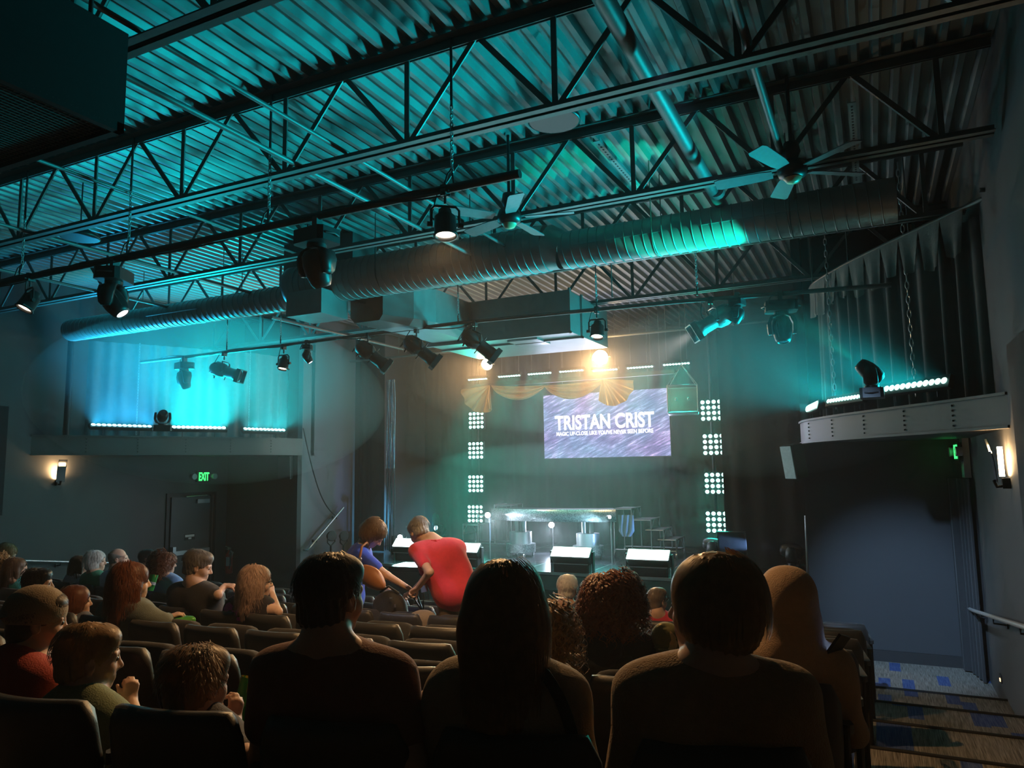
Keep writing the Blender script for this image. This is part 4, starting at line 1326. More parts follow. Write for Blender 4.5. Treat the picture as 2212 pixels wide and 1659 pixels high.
m.add([(x, y, tz0) for x, y in o1] + [(x, y, tz1 + .005) for x, y in o1] + [(x, y, tz1 + .005) for x, y in fr_] + [(x, y, tz0) for x, y in fr_],
      [(i, i + 1, q + i + 1, q + i) for i in range(q - 1)] + [(q + i, q + i + 1, 2 * q + i + 1, 2 * q + i) for i in range(q - 1)] + [(i + 1, i, 3 * q + i, 3 * q + i + 1) for i in range(q - 1)], True)
m.build('fascia', M_glit, tbl)
for x in (-6.55, -5.10):
    yv = 13.72
    ped = MB().lathe([(.30, .09), (.30, .255)], (x, yv, ZS), n=28).build('lower_drum', M_glit, tbl)
    MB().lathe([(.225, .255), (.225, .49)], (x, yv, ZS), n=28).build('upper_drum', M_chrome, tbl)
    for dx in (-.075, .075):
        MB().lathe([(.045, .49), (.045, .76)], (x + dx, yv, ZS), n=14).build('column', M_chrome, tbl)
    MB().lathe([(.07, .49), (.07, .76)], (x, yv + .04, ZS), n=16).build('column', M_black, tbl)
    for a in (-.7, .7, 2.4, 3.9):
        cx_, cy_ = x + .27 * math.sin(a), yv - .27 * math.cos(a)
        m = MB(); m.cyl((cx_ - .012, cy_, ZS + .04), (cx_ + .012, cy_, ZS + .04), .04, n=12); m.obox((cx_, cy_, ZS + .075), (.04, .03, .04)); m.build('caster', M_alu, tbl)

def frame_steps(xs_, zs_, y0, y1, wd, lab, sgn):
    """open truss steps going down along sgn*x"""
    o = thing('frame_steps', lab, 'steps', (sum(xs_) / len(xs_), y0, ZS))
    for x, z in zip(xs_, zs_):
        MB().box((min(x, x + sgn * wd), y0, z - .02), (max(x, x + sgn * wd), y1, z)).build('tread', pmat('step_tread', (.16, .17, .18), .4, .3), o)
        xe = x + sgn * wd
        m = MB()
        zl = z - .22
        A, B, C_, D = Vector((xe, y0, z)), Vector((xe, y1, z)), Vector((xe, y1, zl)), Vector((xe, y0, zl))
        for a, b in ((A, B), (B, C_), (C_, D), (D, A), (D, A.lerp(B, .33)), (C_, A.lerp(B, .67))):
            m.cyl(a, b, .014, n=6)
        m.cyl((x, y0, z - .02), (xe, y0, z - .02), .012, n=6)
        m.build('riser_truss', M_alu, o)
        if zl > ZS + .1:
            for yy in (y0, y1): MB().cyl((xe, yy, zl), (xe, yy, ZS + .12), .013, n=6).build('leg', M_alu, o)
    m = MB(); xa, xb = xs_[0], xs_[-1] + sgn * wd
    for yy in (y0, y1): m.cyl((xa, yy, ZS + .13), (xb, yy, ZS + .13), .012, n=6); m.cyl((xa, yy, zs_[0]), (xa, yy, ZS + .12), .013, n=6)
    m.build('base_rail', M_alu, o)
    for xx in (xa, xb):
        for yy in (y0, y1):
            m = MB(); m.cyl((xx - .01, yy, ZS + .05), (xx + .01, yy, ZS + .05), .05, n=12); m.obox((xx, yy, ZS + .1), (.03, .04, .05)); m.build('caster', M_alu, o)
    return o
frame_steps([-4.75, -4.36, -4.12, -3.88], [1.74, 1.53, 1.34, 1.16], 14.3, 14.95, .36, 'open-frame steps right of the glitter table, stepping down to the right', 1)
frame_steps([-7.20, -7.62, -8.0], [1.77, 1.56, 1.34], 14.6, 15.2, .40, 'open-frame steps left of the glitter table, stepping down to the left', -1)
# small hanging shield-shaped cloth at the table's right end
m = MB()
for off in (0, .012):
    m.grid(lambda u, v: (-4.42 + .30 * u + (.07 * (1 if u < .5 else -1) * max(0, v - .75) / .25 * abs(2 * u - 1)), 13.55 + .015 * math.sin(u * 18 + 3 * v) + off, 1.66 - .40 * v * (1 - .0 * abs(2 * u - 1))), 14, 8)
tag(m.build('cloth_pennant', pmat('white_satin', (.28, .34, .42), .35, sheen=.3), loc=(-4.27, 13.55, 1.26)), 'white satin pennant with clipped corners hanging right of the glitter table', 'cloth')
# bright bulbs facing the house
def bulb(p, lab, r, power, col, aim=(0, -.4, -.6), spot=150):
    o = thing('stage_bulb', lab, 'lamp', p)
    MB().ell(p, r, 16, 10).build('globe', emat('bulb_white', (.95, .93, 1.0), 18), o)
    MB().cyl(Vector(p) + Vector((0, .02, -.02)), Vector((p[0], p[1] + .1, p[2])), r * .7, r * .5, n=12).build('socket', M_fixture, o)
    MB().cyl((p[0], p[1] + .08, ZS), (p[0], p[1] + .08, p[2]), .014, n=8).build('stand', M_alu, o)
    if power: lamp('SPOT', 'bulb_light', Vector(p) + Vector(aim).normalized() * (r + .03), Vector(p) + Vector(aim), power, col, o, size=r, spot=spot, blend=.5)
bulb(Vector((-6.93, 13.02, 1.655)), 'blazing white bulb at the left end of the glitter table', .055, 160, (.75, .88, 1), (.7, -.35, -.35))
bulb(Vector((-6.2, 14.5, 1.37)), 'blazing white bulb on a stand below and behind the glitter table', .06, 120, (.7, .8, 1), (.2, -.6, -.5))
bulb(Vector((-4.47, 13.2, 1.64)), 'small white bulb at the right end of the glitter table', .03, 80, (.5, .85, 1), (-.5, -.4, -.4))
# flat monitor, far right
o = thing('flat_monitor', 'dark flat screen standing tilted before the black masking curtain', 'monitor', (-2.2, 12.98, ZS))
T = Matrix.Rotation(math.radians(12), 3, 'X')
MB().obox((-2.25, 13.0, 1.25), (.46, .04, .40), T).build('bezel', M_fixture, o)
MB().obox((-2.25, 12.976, 1.255), (.42, .004, .36), T).build('panel', pmat('dark_screen', (.03, .032, .034), .15, spec=.7), o)
m = MB(); m.cyl((-2.25, 13.06, ZS), (-2.25, 13.02, 1.2), .016, n=8); m.obox((-2.25, 13.03, ZS + .01), (.3, .1, .02)); m.build('stand', M_blackmetal, o)
# tiny upright figure-like stand with fringe, left rear
o = thing('fringe_stand', 'small upright stand draped with sparkling green fringe at stage left', 'stand', atZ(942, 1172, ZS))
p = o.location.copy()
m = MB(); m.cyl(p, p + Vector((0, 0, .72)), .015, n=8); m.obox(p + Vector((0, 0, .01)), (.22, .22, .02)); m.build('pole', M_blackmetal, o)
m = MB()
for i in range(6): m.tube([p + Vector((.03 * i - .08, .0, .72 - .02 * abs(i - 2))), p + Vector((.035 * i - .08, -.03, .6)), p + Vector((.04 * i - .09, -.02, .42 + .03 * (i % 2)))], .012, 5)
m.build('fringe', pmat('green_tinsel', (.12, .45, .32), .25, .7, var=.5, scale=50), o)
# speaker box on the floor before the stage
o = thing('floor_speaker', 'large dark speaker cabinet on the floor before the stage, glossy top', 'speaker', (-7.28, 10.9, 0))
MB().obox((-7.28, 10.95, .46), (.72, .62, .92), rotz(.08), bev=.03).build('cabinet', M_blackmetal, o)
MB().obox((-7.30, 10.63, .46), (.64, .012, .8), rotz(.08)).build('grille', M_black, o)
MB().obox((-7.28, 10.95, .925), (.70, .60, .012), rotz(.08)).build('top_sheet', pmat('gloss_top', (.05, .06, .06), .15, spec=.8), o)
# pair of fan-head lights in the dark by the pale wall
for px_, lb in ((715, 'dark round-headed lamp on a stand before the pale stage wall, nearer one'), (742, 'dark round-headed lamp on a stand before the pale stage wall, farther one')):
    p = atX(px_, 1158, -10.1)
    o = thing('round_lamp', lb, 'lamp', (p.x, p.y, ZS))
    m = MB(); m.lathe([(.0, -.06), (.08, -.05), (.10, .0), (.105, .05), (.09, .05)], p, frame_z((.9, -.4, .1)), n=20); m.build('head', M_black, o)
    m = MB(); m.tube([p + Vector((-.02, .12, -.0)), p + Vector((0, .13, -.12)), p + Vector((0, 0, -.2)), p + Vector((.02, -.13, -.12)), p + Vector((.02, -.12, 0))], .014, 6); m.cyl((p.x, p.y, ZS), p + Vector((0, 0, -.19)), .02, n=8); m.obox((p.x, p.y, ZS + .04), (.3, .3, .08)); m.build('bracket', M_black, o)

# ================================================================== WALL THINGS
# exit door on the left wall
d1 = thing('door_1', 'dark grey exit door with a steel push bar on the left wall', None, (XL, 10.68, 0)); d1['kind'] = 'structure'
M_door = pmat('door_paint', (.055, .060, .066), .5, var=.05, scale=3)
MB().box((XL, 10.20, 0.01), (XL + .045, 11.14, 2.10)).build('door_leaf', M_door, d1)
m = MB(); m.box((XL, 11.16, 0), (XL + .03, 11.21, 2.16)); m.box((XL, 11.27, 0), (XL + .03, 11.31, 2.18)); m.box((XL, 10.1, 2.12), (XL + .03, 11.31, 2.18)); m.box((XL, 10.1, 0), (XL + .03, 10.17, 2.12)); m.build('door_frame', M_black, d1)
m = MB(); m.box((XL + .05, 10.22, .97), (XL + .11, 11.10, 1.05)); m.box((XL + .045, 10.20, .90), (XL + .13, 10.27, 1.14)); m.build('push_bar', M_alu, d1)
m = MB(); m.box((XL + .046, 10.78, 1.96), (XL + .10, 11.08, 2.04)); m.cyl((XL + .09, 10.5, 2.10), (XL + .09, 11.02, 2.115), .014, n=6); m.build('door_closer', M_alu, d1)
m = MB(); m.box((XL + .046, 10.52, 1.24), (XL + .05, 10.78, 1.36)); m.build('door_plate', M_black, d1)
m = MB(); m.box((XL + .05, 10.54, 1.30), (XL + .052, 10.76, 1.345)); m.box((XL + .05, 10.62, 1.255), (XL + .052, 10.69, 1.29)); m.build('plate_print', M_white, d1)
def exit_sign(c, n, lab):
    c = Vector(c); n = Vector(n).normalized()
    o = thing('exit_sign', lab, 'sign', c)
    x = Vector((0, 0, 1)).cross(n).normalized()
    M = Matrix(((x.x, n.x, 0), (x.y, n.y, 0), (0, 0, 1)))
    MB().obox(c, (.34, .04, .22), M).build('casing', M_black, o)
    t = text('EXIT', c + n * .024 + Vector((0, 0, -.08)), .165, .26, (math.pi / 2, 0, math.atan2(x.y, x.x)), emat('exit_green', (.05, 1.0, .18), 2.0), o, 'lettering', .008)
    for s_ in (-1, 1):
        m = MB(); m.cyl(c + x * (s_ * .26) - n * .01, c + x * (s_ * .26) + n * .06, .055, .06, n=14); m.cyl(c + x * (s_ * .16), c + x * (s_ * .26), .015, n=6); m.build('lamp_head', M_white, o)
    lamp('POINT', 'exit_glow', c + n * .12, c, .35, (.05, 1, .2), o, size=.05)
    return o
exit_sign((XL + .03, 10.95, 2.50), (1, 0, 0), 'green EXIT sign with twin lamp heads above the left door')
exit_sign((.93, 10.62, 2.68), (-1, -.05, 0), 'green EXIT sign seen almost edge-on under the right balcony')
tag(MB().box((.97, 10.48, 2.36), (1.04, 10.80, 2.84)).build('wall_box', M_white, loc=(1.0, 10.6, 2.36)), 'pale equipment box on the wall under the right EXIT sign', 'box')
# fire extinguisher
ex = Vector((-12.28, 11.52, .48))
o = thing('fire_extinguisher', 'red fire extinguisher with white label on the wing wall', 'extinguisher', ex)
M_red = pmat('red_enamel', (.55, .045, .035), .35, var=.08)
m = MB(); m.lathe([(.0, .0), (.07, .0), (.075, .02), (.075, .36), (.06, .42), (.025, .45), (.025, .48)], ex, n=18); m.build('cylinder', M_red, o)
m = MB(); m.obox(ex + Vector((0, 0, .50)), (.05, .05, .04)); m.cyl(ex + Vector((-.09, -.02, .55)), ex + Vector((.04, 0, .51)), .010, n=6); m.cyl(ex + Vector((-.08, -.02, .50)), ex + Vector((.02, 0, .495)), .008, n=6); m.build('valve', M_alu, o)
m = MB(); m.tube([ex + Vector((.03, -.02, .49)), ex + Vector((.10, -.05, .42)), ex + Vector((.09, -.05, .2)), ex + Vector((.07, -.06, .1))], .011, 6); m.build('hose', M_black, o)
m = MB(); m.lathe([(.0765, .16), (.0765, .34)], ex, n=10, a0=math.radians(-95), a1=math.radians(-15)); m.build('label', M_white, o)
m = MB(); m.obox(ex + Vector((.09, -.04, .40)), (.10, .004, .14), Matrix.Rotation(.5, 3, 'Y')); m.build('tag', M_white, o)
# hand rails
def handrail(pts, lab, brk, r=.021, mat=None):
    o = thing('handrail', lab, 'rail', pts[0], group='wall handrails')
    MB().tube(pts, r, 10).build('rail', mat or M_alu, o)
    for b, w_ in brk:
        m = MB(); b = Vector(b); w_ = Vector(w_)
        m.tube([b + Vector((0, 0, -.01)), b + Vector((0, 0, -.06)), w_ + Vector((0, 0, -.07))], .009, 6); m.obox(w_ + Vector((0, 0, -.07)), (.012, .05, .06)); m.build('bracket', M_blackmetal, o)
    return o
sl = -.14
rail_z = lambda y: .76 + (10.75 - y) * .14
handrail([(1.05, 10.83, .79), (.93, 10.83, .78), (.92, 10.75, .77)] + [(.93, y, rail_z(y)) for y in (10.4, 8.5, 6.5, 4.5, 3.0)], 'white-grey handrail bent into the right wall beside the aisle', [((.93, y, rail_z(y)), (1.04, y, rail_z(y))) for y in (10.2, 8.6, 7.0, 5.4)], mat=pmat('rail_grey', (.5, .48, .46), .4, .2))
handrail([(XL + .01, 10.15, .83), (XL + .1, 10.15, .82)] + [(XL + .1, y, .83 + (10.1 - y) * .14) for y in (10.0, 8.5, 7.0, 5.0)], 'pale handrail running along the left wall behind the far audience', [((XL + .1, y, .83 + (10.1 - y) * .14), (XL + .01, y, .83 + (10.1 - y) * .14)) for y in (9.6, 8.0, 6.5)])
a, b = atX(664, 1189, -10.38), atX(742, 1096, -10.38)
handrail([a + Vector((-.1, 0, .01)), a, a.lerp(b, .1), b], 'sloping bright handrail on the pale wall by the left stage steps', [(a.lerp(b, .25), a.lerp(b, .25) + Vector((-.11, 0, .03))), (a.lerp(b, .8), a.lerp(b, .8) + Vector((-.11, 0, .03)))])
p = Vector((-1.05, 12.6, ZS))
o = handrail([p + Vector((.13, 0, .04)), p + Vector((.02, 0, .04)), p + Vector((0, 0, .06)), p + Vector((.02, 0, .95))], 'upright pale pole rail at the edge of the right wing wall', [])
# cable swag on the pale wall
pts = []
for i in range(16):
    t = i / 15
    q = atX(655 + 70 * t, 925 + 190 * t + 0 * math.sin(math.pi * t), -10.40)
    q.z -= .38 * math.sin(math.pi * t); q.y -= .0
    pts.append(q)
tag(MB().tube(pts, .012, 6).build('wall_cable', M_black, loc=pts[8]), 'dark cable drooping across the pale wall to the sloping handrail', 'cable')
# loudspeakers
def speaker(c, size, yaw, tilt, lab, matg):
    o = thing('loudspeaker', lab, 'speaker', c)
    M = rotz(yaw) @ Matrix.Rotation(tilt, 3, 'X')
    MB().obox(c, size, M, bev=.02).build('cabinet', M_black, o)
    MB().obox(Vector(c) + M @ Vector((0, -size[1] / 2 - .006, 0)), (size[0] - .02, .012, size[2] - .02), M).build('grille', matg, o)
    m = MB(); c = Vector(c); m.cyl(c + M @ Vector((0, size[1] / 2, size[2] * .3)), c + M @ Vector((0, size[1] / 2 + .12, size[2] * .3 + .12)), .014, n=6); m.build('bracket', M_blackmetal, o)
    return o
speaker((-.98, 10.78, 2.60), (.22, .22, .46), math.radians(-42), math.radians(9), 'pale-grilled loudspeaker hung at the corner of the right balcony', pmat('lit_pale_grille', (.75, .78, .8), .6))  # pale grille lightened further to stand in for blue light falling on it
speaker((-10.72, 11.45, 2.66), (.26, .24, .46), math.radians(30), math.radians(8), 'dark loudspeaker on a bracket under the left balcony', M_black)
# dark acoustic panels on both side walls
tag(MB().box((1.0, 4.9, 1.35), (1.05, 6.93, 3.47)).build('acoustic_baffle', M_drape, loc=(1.02, 5.9, 1.35)), 'tall black acoustic panel on the right wall at the picture edge', 'panel')
tag(MB().box((XL, 5.2, 1.95), (XL + .05, 7.05, 3.68)).build('acoustic_baffle', M_drape, loc=(XL + .02, 6, 1.95)), 'tall black acoustic panel on the left wall at the picture edge', 'panel')
pleated([V2(.80, 10.88), V2(.92, 10.7), V2(.99, 10.3)], .02, 2.35, 'narrow black drape in the corner under the right balcony', M_drape, 'corner_drape', .03, .12, 4)
# sconces
def sconce(y, z, sx, lab):
    xw = XR if sx < 0 else XL
    o = thing('wall_sconce', lab, 'lamp', (xw, y, z))
    m = MB()
    for off in (0, .006):
        m.grid(lambda u, v: (xw + sx * (.10 + .05 * v * v + off), y - .075 + .15 * u, z - .19 + .38 * v), 4, 8)
    m.build('shade', M_blackmetal, o)
    m = MB(); m.obox((xw + sx * .03, y, z - .20), (.06, .06, .09)); m.tube([(xw + sx * .03, y, z - .22), (xw + sx * .10, y, z - .23), (xw + sx * .12, y, z - .17)], .014, 6); m.build('bracket', M_blackmetal, o)
    m = MB(); m.cyl((xw + sx * .055, y, z - .14), (xw + sx * .055, y, z + .12), .022, n=10); m.build('tube_bulb', emat('sconce_glow', (1.0, .72, .38), 22), o)
    l = lamp('AREA', 'sconce_light', (xw + sx * .085, y, z), (xw, y, z + .05), 9, (1.0, .62, .28), o, size=.12, size_y=.3).data.energy = 22
sconce(7.72, 2.56, -1, 'wall sconce glowing warm on the right wall below the balcony')
sconce(7.92, 2.64, 1, 'wall sconce glowing warm on the left wall below the balcony')
# step lights in the right wall
for y, z, lb in ((9.45, .28, 'tiny amber step light low on the right wall, farther one'), (7.35, .62, 'tiny amber step light low on the right wall at the picture edge')):
    o = thing('step_light', lb, 'lamp', (XR, y, z))
    MB().box((XR - .012, y - .05, z - .03), (XR, y + .05, z + .05)).build('plate', M_wall_dark, o)
    MB().box((XR - .018, y - .02, z - .02), (XR - .012, y + .02, z + .01)).build('louvre', emat('step_amber', (1, .55, .22), 4), o)
# ================================================================== SEATS
M_seat = pmat('seat_vinyl', (.035, .033, .032), .42, var=.25, scale=18, bump=.12, bscale=260, sheen=.1)
M_seat_pad = pmat('seat_cloth', (.030, .030, .034), .9, var=.3, scale=60, bump=.2, bscale=400, sheen=.2)
def seat_meshes():
    W, H0, H1 = .485, .36, .80
    m = MB()
    nu, nv = 14, 14
    def outline(u, v):
        # u in -1..1, v 0..1 ; rounded upper corners
        x = u * W / 2
        zt = H1 - .075 * max(0, (abs(u) - .80) / .20) ** 2.2
        return x, H0 + (zt - H0) * v
    def surf(front):
        vv = []
        for j in range(nv + 1):
            v = j / nv
            for i in range(nu + 1):
                u = -1 + 2 * i / nu
                x, z = outline(u, v)
                edge = max(abs(u) ** 12, v ** 14)
                th = .03 * (1 - edge) ** .5 + .012
                yc = .11 * (1 - v) + .045 * u * u - .012 * math.sin(math.pi * v)
                x *= (1 - .05 * v * v)
                vv.append((x, yc + (th if front else -th) + .0, z))
        return vv
    A = surf(False); B = surf(True)
    k = nu + 1
    f1 = [(j * k + i, j * k + i + 1, (j + 1) * k + i + 1, (j + 1) * k + i) for j in range(nv) for i in range(nu)]
    n = len(A)
    rim = [j * k for j in range(nv + 1)] + [nv * k + i for i in range(1, nu + 1)] + [j * k + nu for j in range(nv - 1, -1, -1)] + [i for i in range(nu - 1, 0, -1)]
    fr = [(rim[i], rim[(i + 1) % len(rim)], n + rim[(i + 1) % len(rim)], n + rim[i]) for i in range(len(rim))]
    m.add(A + B, f1 + [tuple(n + q for q in f[::-1]) for f in f1] + fr, True)
    back = m.mesh('backrest', M_seat)
    m = MB()
    def pad(c, sx, sy, sz, M_=None):
        b = MB(); 
        b.ell((0, 0, 0), (1, 1, 1), 20, 12)
        out = []
        for x, y, z in b.v:
            f = lambda t, p: math.copysign(abs(t) ** p, t)
            q = Vector((f(x, .35) * sx, f(y, .35) * sy, f(z, .45) * sz))
            if M_ is not None: q = M_ @ q
            out.append(q + Vector(c))
        m.add(out, b.f, True)
    pad((0, .30, .42), .235, .225, .05, Matrix.Rotation(math.radians(-4), 3, 'X'))
    down = m.mesh('seat_cushion', M_seat_pad)
    m = MB(); pad((0, .20, .56), .235, .05, .215, Matrix.Rotation(math.radians(-14), 3, 'X'))
    upm = m.mesh('seat_cushion', M_seat_pad)
    m = MB()
    m.obox((.26, .27, .615), (.05, .40, .035), bev=.02)
    arm = m.mesh('armrest', M_seat)
    m = MB()
    m.obox((.26, .16, .30), (.035, .09, .60), bev=.012); m.obox((.26, .16, .01), (.06, .26, .02)); m.obox((.26, .24, .45), (.03, .24, .10))
    leg = m.mesh('standard', M_blackmetal)
    return back, down, upm, arm, leg
S_BACK, S_DOWN, S_UP, S_ARM, S_LEG = seat_meshes()
PITCH = .52
def seat_x(i): return -.39 - PITCH * i            # i = 0 beside the right aisle
SEAT_OCC = set()
def seat_xyzr(r, i):
    X = seat_x(i)
    Y = seat_y(r, X)
    return X, Y, ROW[r][2], math.atan(2 * ROW[r][1] * (X - XC))
ORD = ['first', 'second', 'third', 'fourth', 'fifth', 'sixth', 'seventh', 'eighth', 'ninth', 'tenth', 'eleventh', 'twelfth', 'thirteenth', 'fourteenth', 'fifteenth', 'sixteenth', 'seventeenth', 'eighteenth', 'nineteenth', 'twentieth', 'twenty-first', 'twenty-second']
RN = {1: 'nearest row', 2: 'second-nearest row', 3: 'third row ahead', 4: 'fourth row ahead', 5: 'fifth row ahead', 6: 'sixth row ahead', 7: 'row closest to the stage'}
def add_seats(occupied):
    vis = {1: 6, 2: 9, 3: 13, 4: 17, 5: 20, 6: 21, 7: 21}
    for r in range(1, 8):
        for i in range(vis[r]):
            X, Y, Z_, a = seat_xyzr(r, i)
            occ = (r, i) in occupied
            o = thing('theatre_seat', 'black theatre seat, %s from the right aisle in the %s%s' % (ORD[i], RN[r], ', occupied' if occ else ''), 'seat', (X, Y, Z_), a, 'theatre seats in curved rows')
            parts = [('backrest', S_BACK), ('seat_cushion', S_DOWN if occ else S_UP), ('armrest', S_ARM), ('standard', S_LEG)]
            for nm, me in parts:
                q = bpy.data.objects.new(nm, me); COL.objects.link(q); q.parent = o
# ================================================================== PEOPLE (signed-distance modelling, one continuous skin each)
def _cap(P, a, b, ra, rb):
    a = np.asarray(a, np.float32); b = np.asarray(b, np.float32)
    ba = b - a
    t = np.clip(((P - a) @ ba) / max(float(ba @ ba), 1e-9), 0, 1)
    q = P - (a + t[..., None] * ba)
    return np.sqrt((q * q).sum(-1)) - (ra + (rb - ra) * t)
def _ell(P, c, r, M):
    q = P - np.asarray(c, np.float32)
    if M is not None: q = q @ M          # columns of M = local axes in world
    r = np.asarray(r, np.float32)
    u = q / r
    k0 = np.sqrt((u * u).sum(-1)); k1 = np.sqrt(((u / r) ** 2).sum(-1)) + 1e-9
    return k0 * (k0 - 1) / k1
def _half(P, c, n):
    return (P - np.asarray(c, np.float32)) @ np.asarray(n, np.float32)
class SDF:
    """list of (mode, kind, args, k, lo, hi)"""
    def __init__(s): s.ops = []
    def cap(s, a, b, ra, rb=None, k=.02, mode='+'):
        rb = ra if rb is None else rb
        a = np.array(a, float); b = np.array(b, float); m = max(ra, rb)
        s.ops.append((mode, 'c', (a, b, ra, rb), k, np.minimum(a, b) - m, np.maximum(a, b) + m)); return s
    def ell(s, c, r, M=None, k=.02, mode='+'):
        c = np.array(c, float); r = np.array(r if hasattr(r, '__len__') else (r, r, r), float)
        m = r.max() if M is not None else r
        s.ops.append((mode, 'e', (c, r, None if M is None else np.array(M, np.float32)), k, c - m, c + m)); return s
    def cut(s, c, n, k=.01):
        s.ops.append(('&', 'h', (np.array(c, float), np.array(n, float)), k, None, None)); return s
    def poly(s, pts, rs, k=.015):
        for (a, b), (ra, rb) in zip(zip(pts, pts[1:]), zip(rs, rs[1:])): s.cap(a, b, ra, rb, k)
        return s
    @staticmethod
    def _ev(kind, args, P):
        return _cap(P, *args) if kind == 'c' else _ell(P, *args) if kind == 'e' else _half(P, *args)
    def bounds(s):
        lo = np.min([o[4] for o in s.ops if o[0] == '+'], 0); hi = np.max([o[5] for o in s.ops if o[0] == '+'], 0)
        return lo, hi
    @staticmethod
    def _mix(mode, D, d, k):
        if mode == '+':
            h = np.maximum(k - np.abs(D - d), 0) / k
            return np.minimum(D, d) - h * h * k * .25
        if mode == '-': d = -d
        h = np.maximum(k - np.abs(D - d), 0) / k
        return np.maximum(D, d) + h * h * k * .25
    def at(s, P):
        D = np.full(P.shape[:-1], 1.0, np.float32)
        for mode, kind, args, k, lo, hi in s.ops:
            D = s._mix(mode, D, s._ev(kind, args, P), k)
        return D
    def grid(s, xs, ys, zs, warp=None):
        D = np.full((len(xs), len(ys), len(zs)), 1.0, np.float32)
        G = None
        for mode, kind, args, k, lo, hi in s.ops:
            if lo is None: sl = (slice(None),) * 3
            else:
                mg = k + .03
                sl = tuple(slice(max(0, np.searchsorted(ax, l - mg) - 1), np.searchsorted(ax, h + mg) + 1) for ax, l, h in zip((xs, ys, zs), lo, hi))
            X, Y, Z = np.meshgrid(xs[sl[0]], ys[sl[1]], zs[sl[2]], indexing='ij')
            if X.size == 0: continue
            P = np.stack([X, Y, Z], -1).astype(np.float32)
            D[sl] = s._mix(mode, D[sl], s._ev(kind, args, P), k)
        if warp is not None:
            X, Y, Z = np.meshgrid(xs, ys, zs, indexing='ij')
            D = D + warp(X, Y, Z)
        return D

def surface_nets(D, xs, ys, zs):
    nx, ny, nz = D.shape
    S = D < 0
    c = [(0, 0, 0), (1, 0, 0), (0, 1, 0), (1, 1, 0), (0, 0, 1), (1, 0, 1), (0, 1, 1), (1, 1, 1)]
    def sub(A, o): return A[o[0]:nx - 1 + o[0], o[1]:ny - 1 + o[1], o[2]:nz - 1 + o[2]]
    cnt = sum(sub(S, o).astype(np.int8) for o in c)
    act = (cnt > 0) & (cnt < 8)
    I, J, K = np.nonzero(act)
    idx = np.full(act.shape, -1, np.int64); idx[I, J, K] = np.arange(len(I))
    acc = np.zeros((len(I), 3)); num = np.zeros(len(I))
    V = [D[I + o[0], J + o[1], K + o[2]] for o in c]
    PX = [np.stack([xs[I + o[0]], ys[J + o[1]], zs[K + o[2]]], -1) for o in c]
    for a in range(8):
        for b in range(a + 1, 8):
            if sum(abs(p - q) for p, q in zip(c[a], c[b])) != 1: continue
            m = (V[a] < 0) != (V[b] < 0)
            t = np.zeros(len(I)); t[m] = V[a][m] / (V[a][m] - V[b][m])
            acc[m] += PX[a][m] + (PX[b][m] - PX[a][m]) * t[m, None]; num[m] += 1
    verts = acc / num[:, None]
    faces = []
    for ax in range(3):
        sl0 = [slice(1, -1)] * 3; sl1 = [slice(1, -1)] * 3
        sl0[ax] = slice(0, -1); sl1[ax] = slice(1, None)
        s0 = S[tuple(sl0)]; s1 = S[tuple(sl1)]
        for rev, mk in ((False, s0 & ~s1), (True, ~s0 & s1)):
            q = np.argwhere(mk)
            if len(q) == 0: continue
            q = q + np.array([0 if a == ax else 1 for a in range(3)])
            u, v = [(1, 2), (2, 0), (0, 1)][ax]
            quad = []
            for du, dv in ((1, 1), (0, 1), (0, 0), (1, 0)):
                r = q.copy(); r[:, u] -= du; r[:, v] -= dv
                quad.append(idx[r[:, 0], r[:, 1], r[:, 2]])
            f = np.stack(quad, -1)
            if rev: f = f[:, ::-1]
            faces.append(f)
    F = np.concatenate(faces) if faces else np.zeros((0, 4), int)
    F = F[(F >= 0).all(1)]
    return verts, F

def axis(lo, hi, h, fine=(), hf=None):
    """grid line positions, finer inside the given intervals"""
    fine = [(max(a, lo), min(b, hi)) for a, b in fine if b > lo and a < hi]
    if not fine or hf is None or hf >= h: return np.arange(lo, hi + h, h)
    out = [lo]
    while out[-1] < hi:
        x = out[-1]
        inside = any(a - 1e-6 <= x < b for a, b in fine)
        nxt = x + (hf if inside else h)
        if not inside:
            for a, b in fine:
                if x < a < nxt: nxt = max(a, x + hf * .5)
        out.append(nxt)
    return np.array(out)
def mesh_np(name, V, F, mats, smooth=True):
    me = bpy.data.meshes.new(name)
    me.vertices.add(len(V)); me.vertices.foreach_set('co', np.ascontiguousarray(V, np.float32).ravel())
    n = F.shape[1]
    me.loops.add(F.size); me.loops.foreach_set('vertex_index', np.ascontiguousarray(F, np.int32).ravel())
    me.polygons.add(len(F)); me.polygons.foreach_set('loop_start', np.arange(0, F.size, n, dtype=np.int32))
    me.polygons.foreach_set('loop_total', np.full(len(F), n, np.int32))
    me.polygons.foreach_set('use_smooth', np.full(len(F), smooth))
    me.update(calc_edges=True); me.validate()
    for m in mats if isinstance(mats, (list, tuple)) else [mats]: me.materials.append(m)
    return me
def sdf_mesh(name, s, h, mat, parent, fine=None, hf=None, warp=None, pad=.03):
    lo, hi = s.bounds(); lo = lo - pad; hi = hi + pad
    ax = [axis(lo[i], hi[i], h, [(f[0][i], f[1][i]) for f in fine] if fine else (), hf) for i in range(3)]
    D = s.grid(*ax, warp=warp)
    V, F = surface_nets(D, *ax)
    me = mesh_np(name, V, F, mat)
    o = bpy.data.objects.new(name, me); COL.objects.link(o); o.parent = parent
    return o

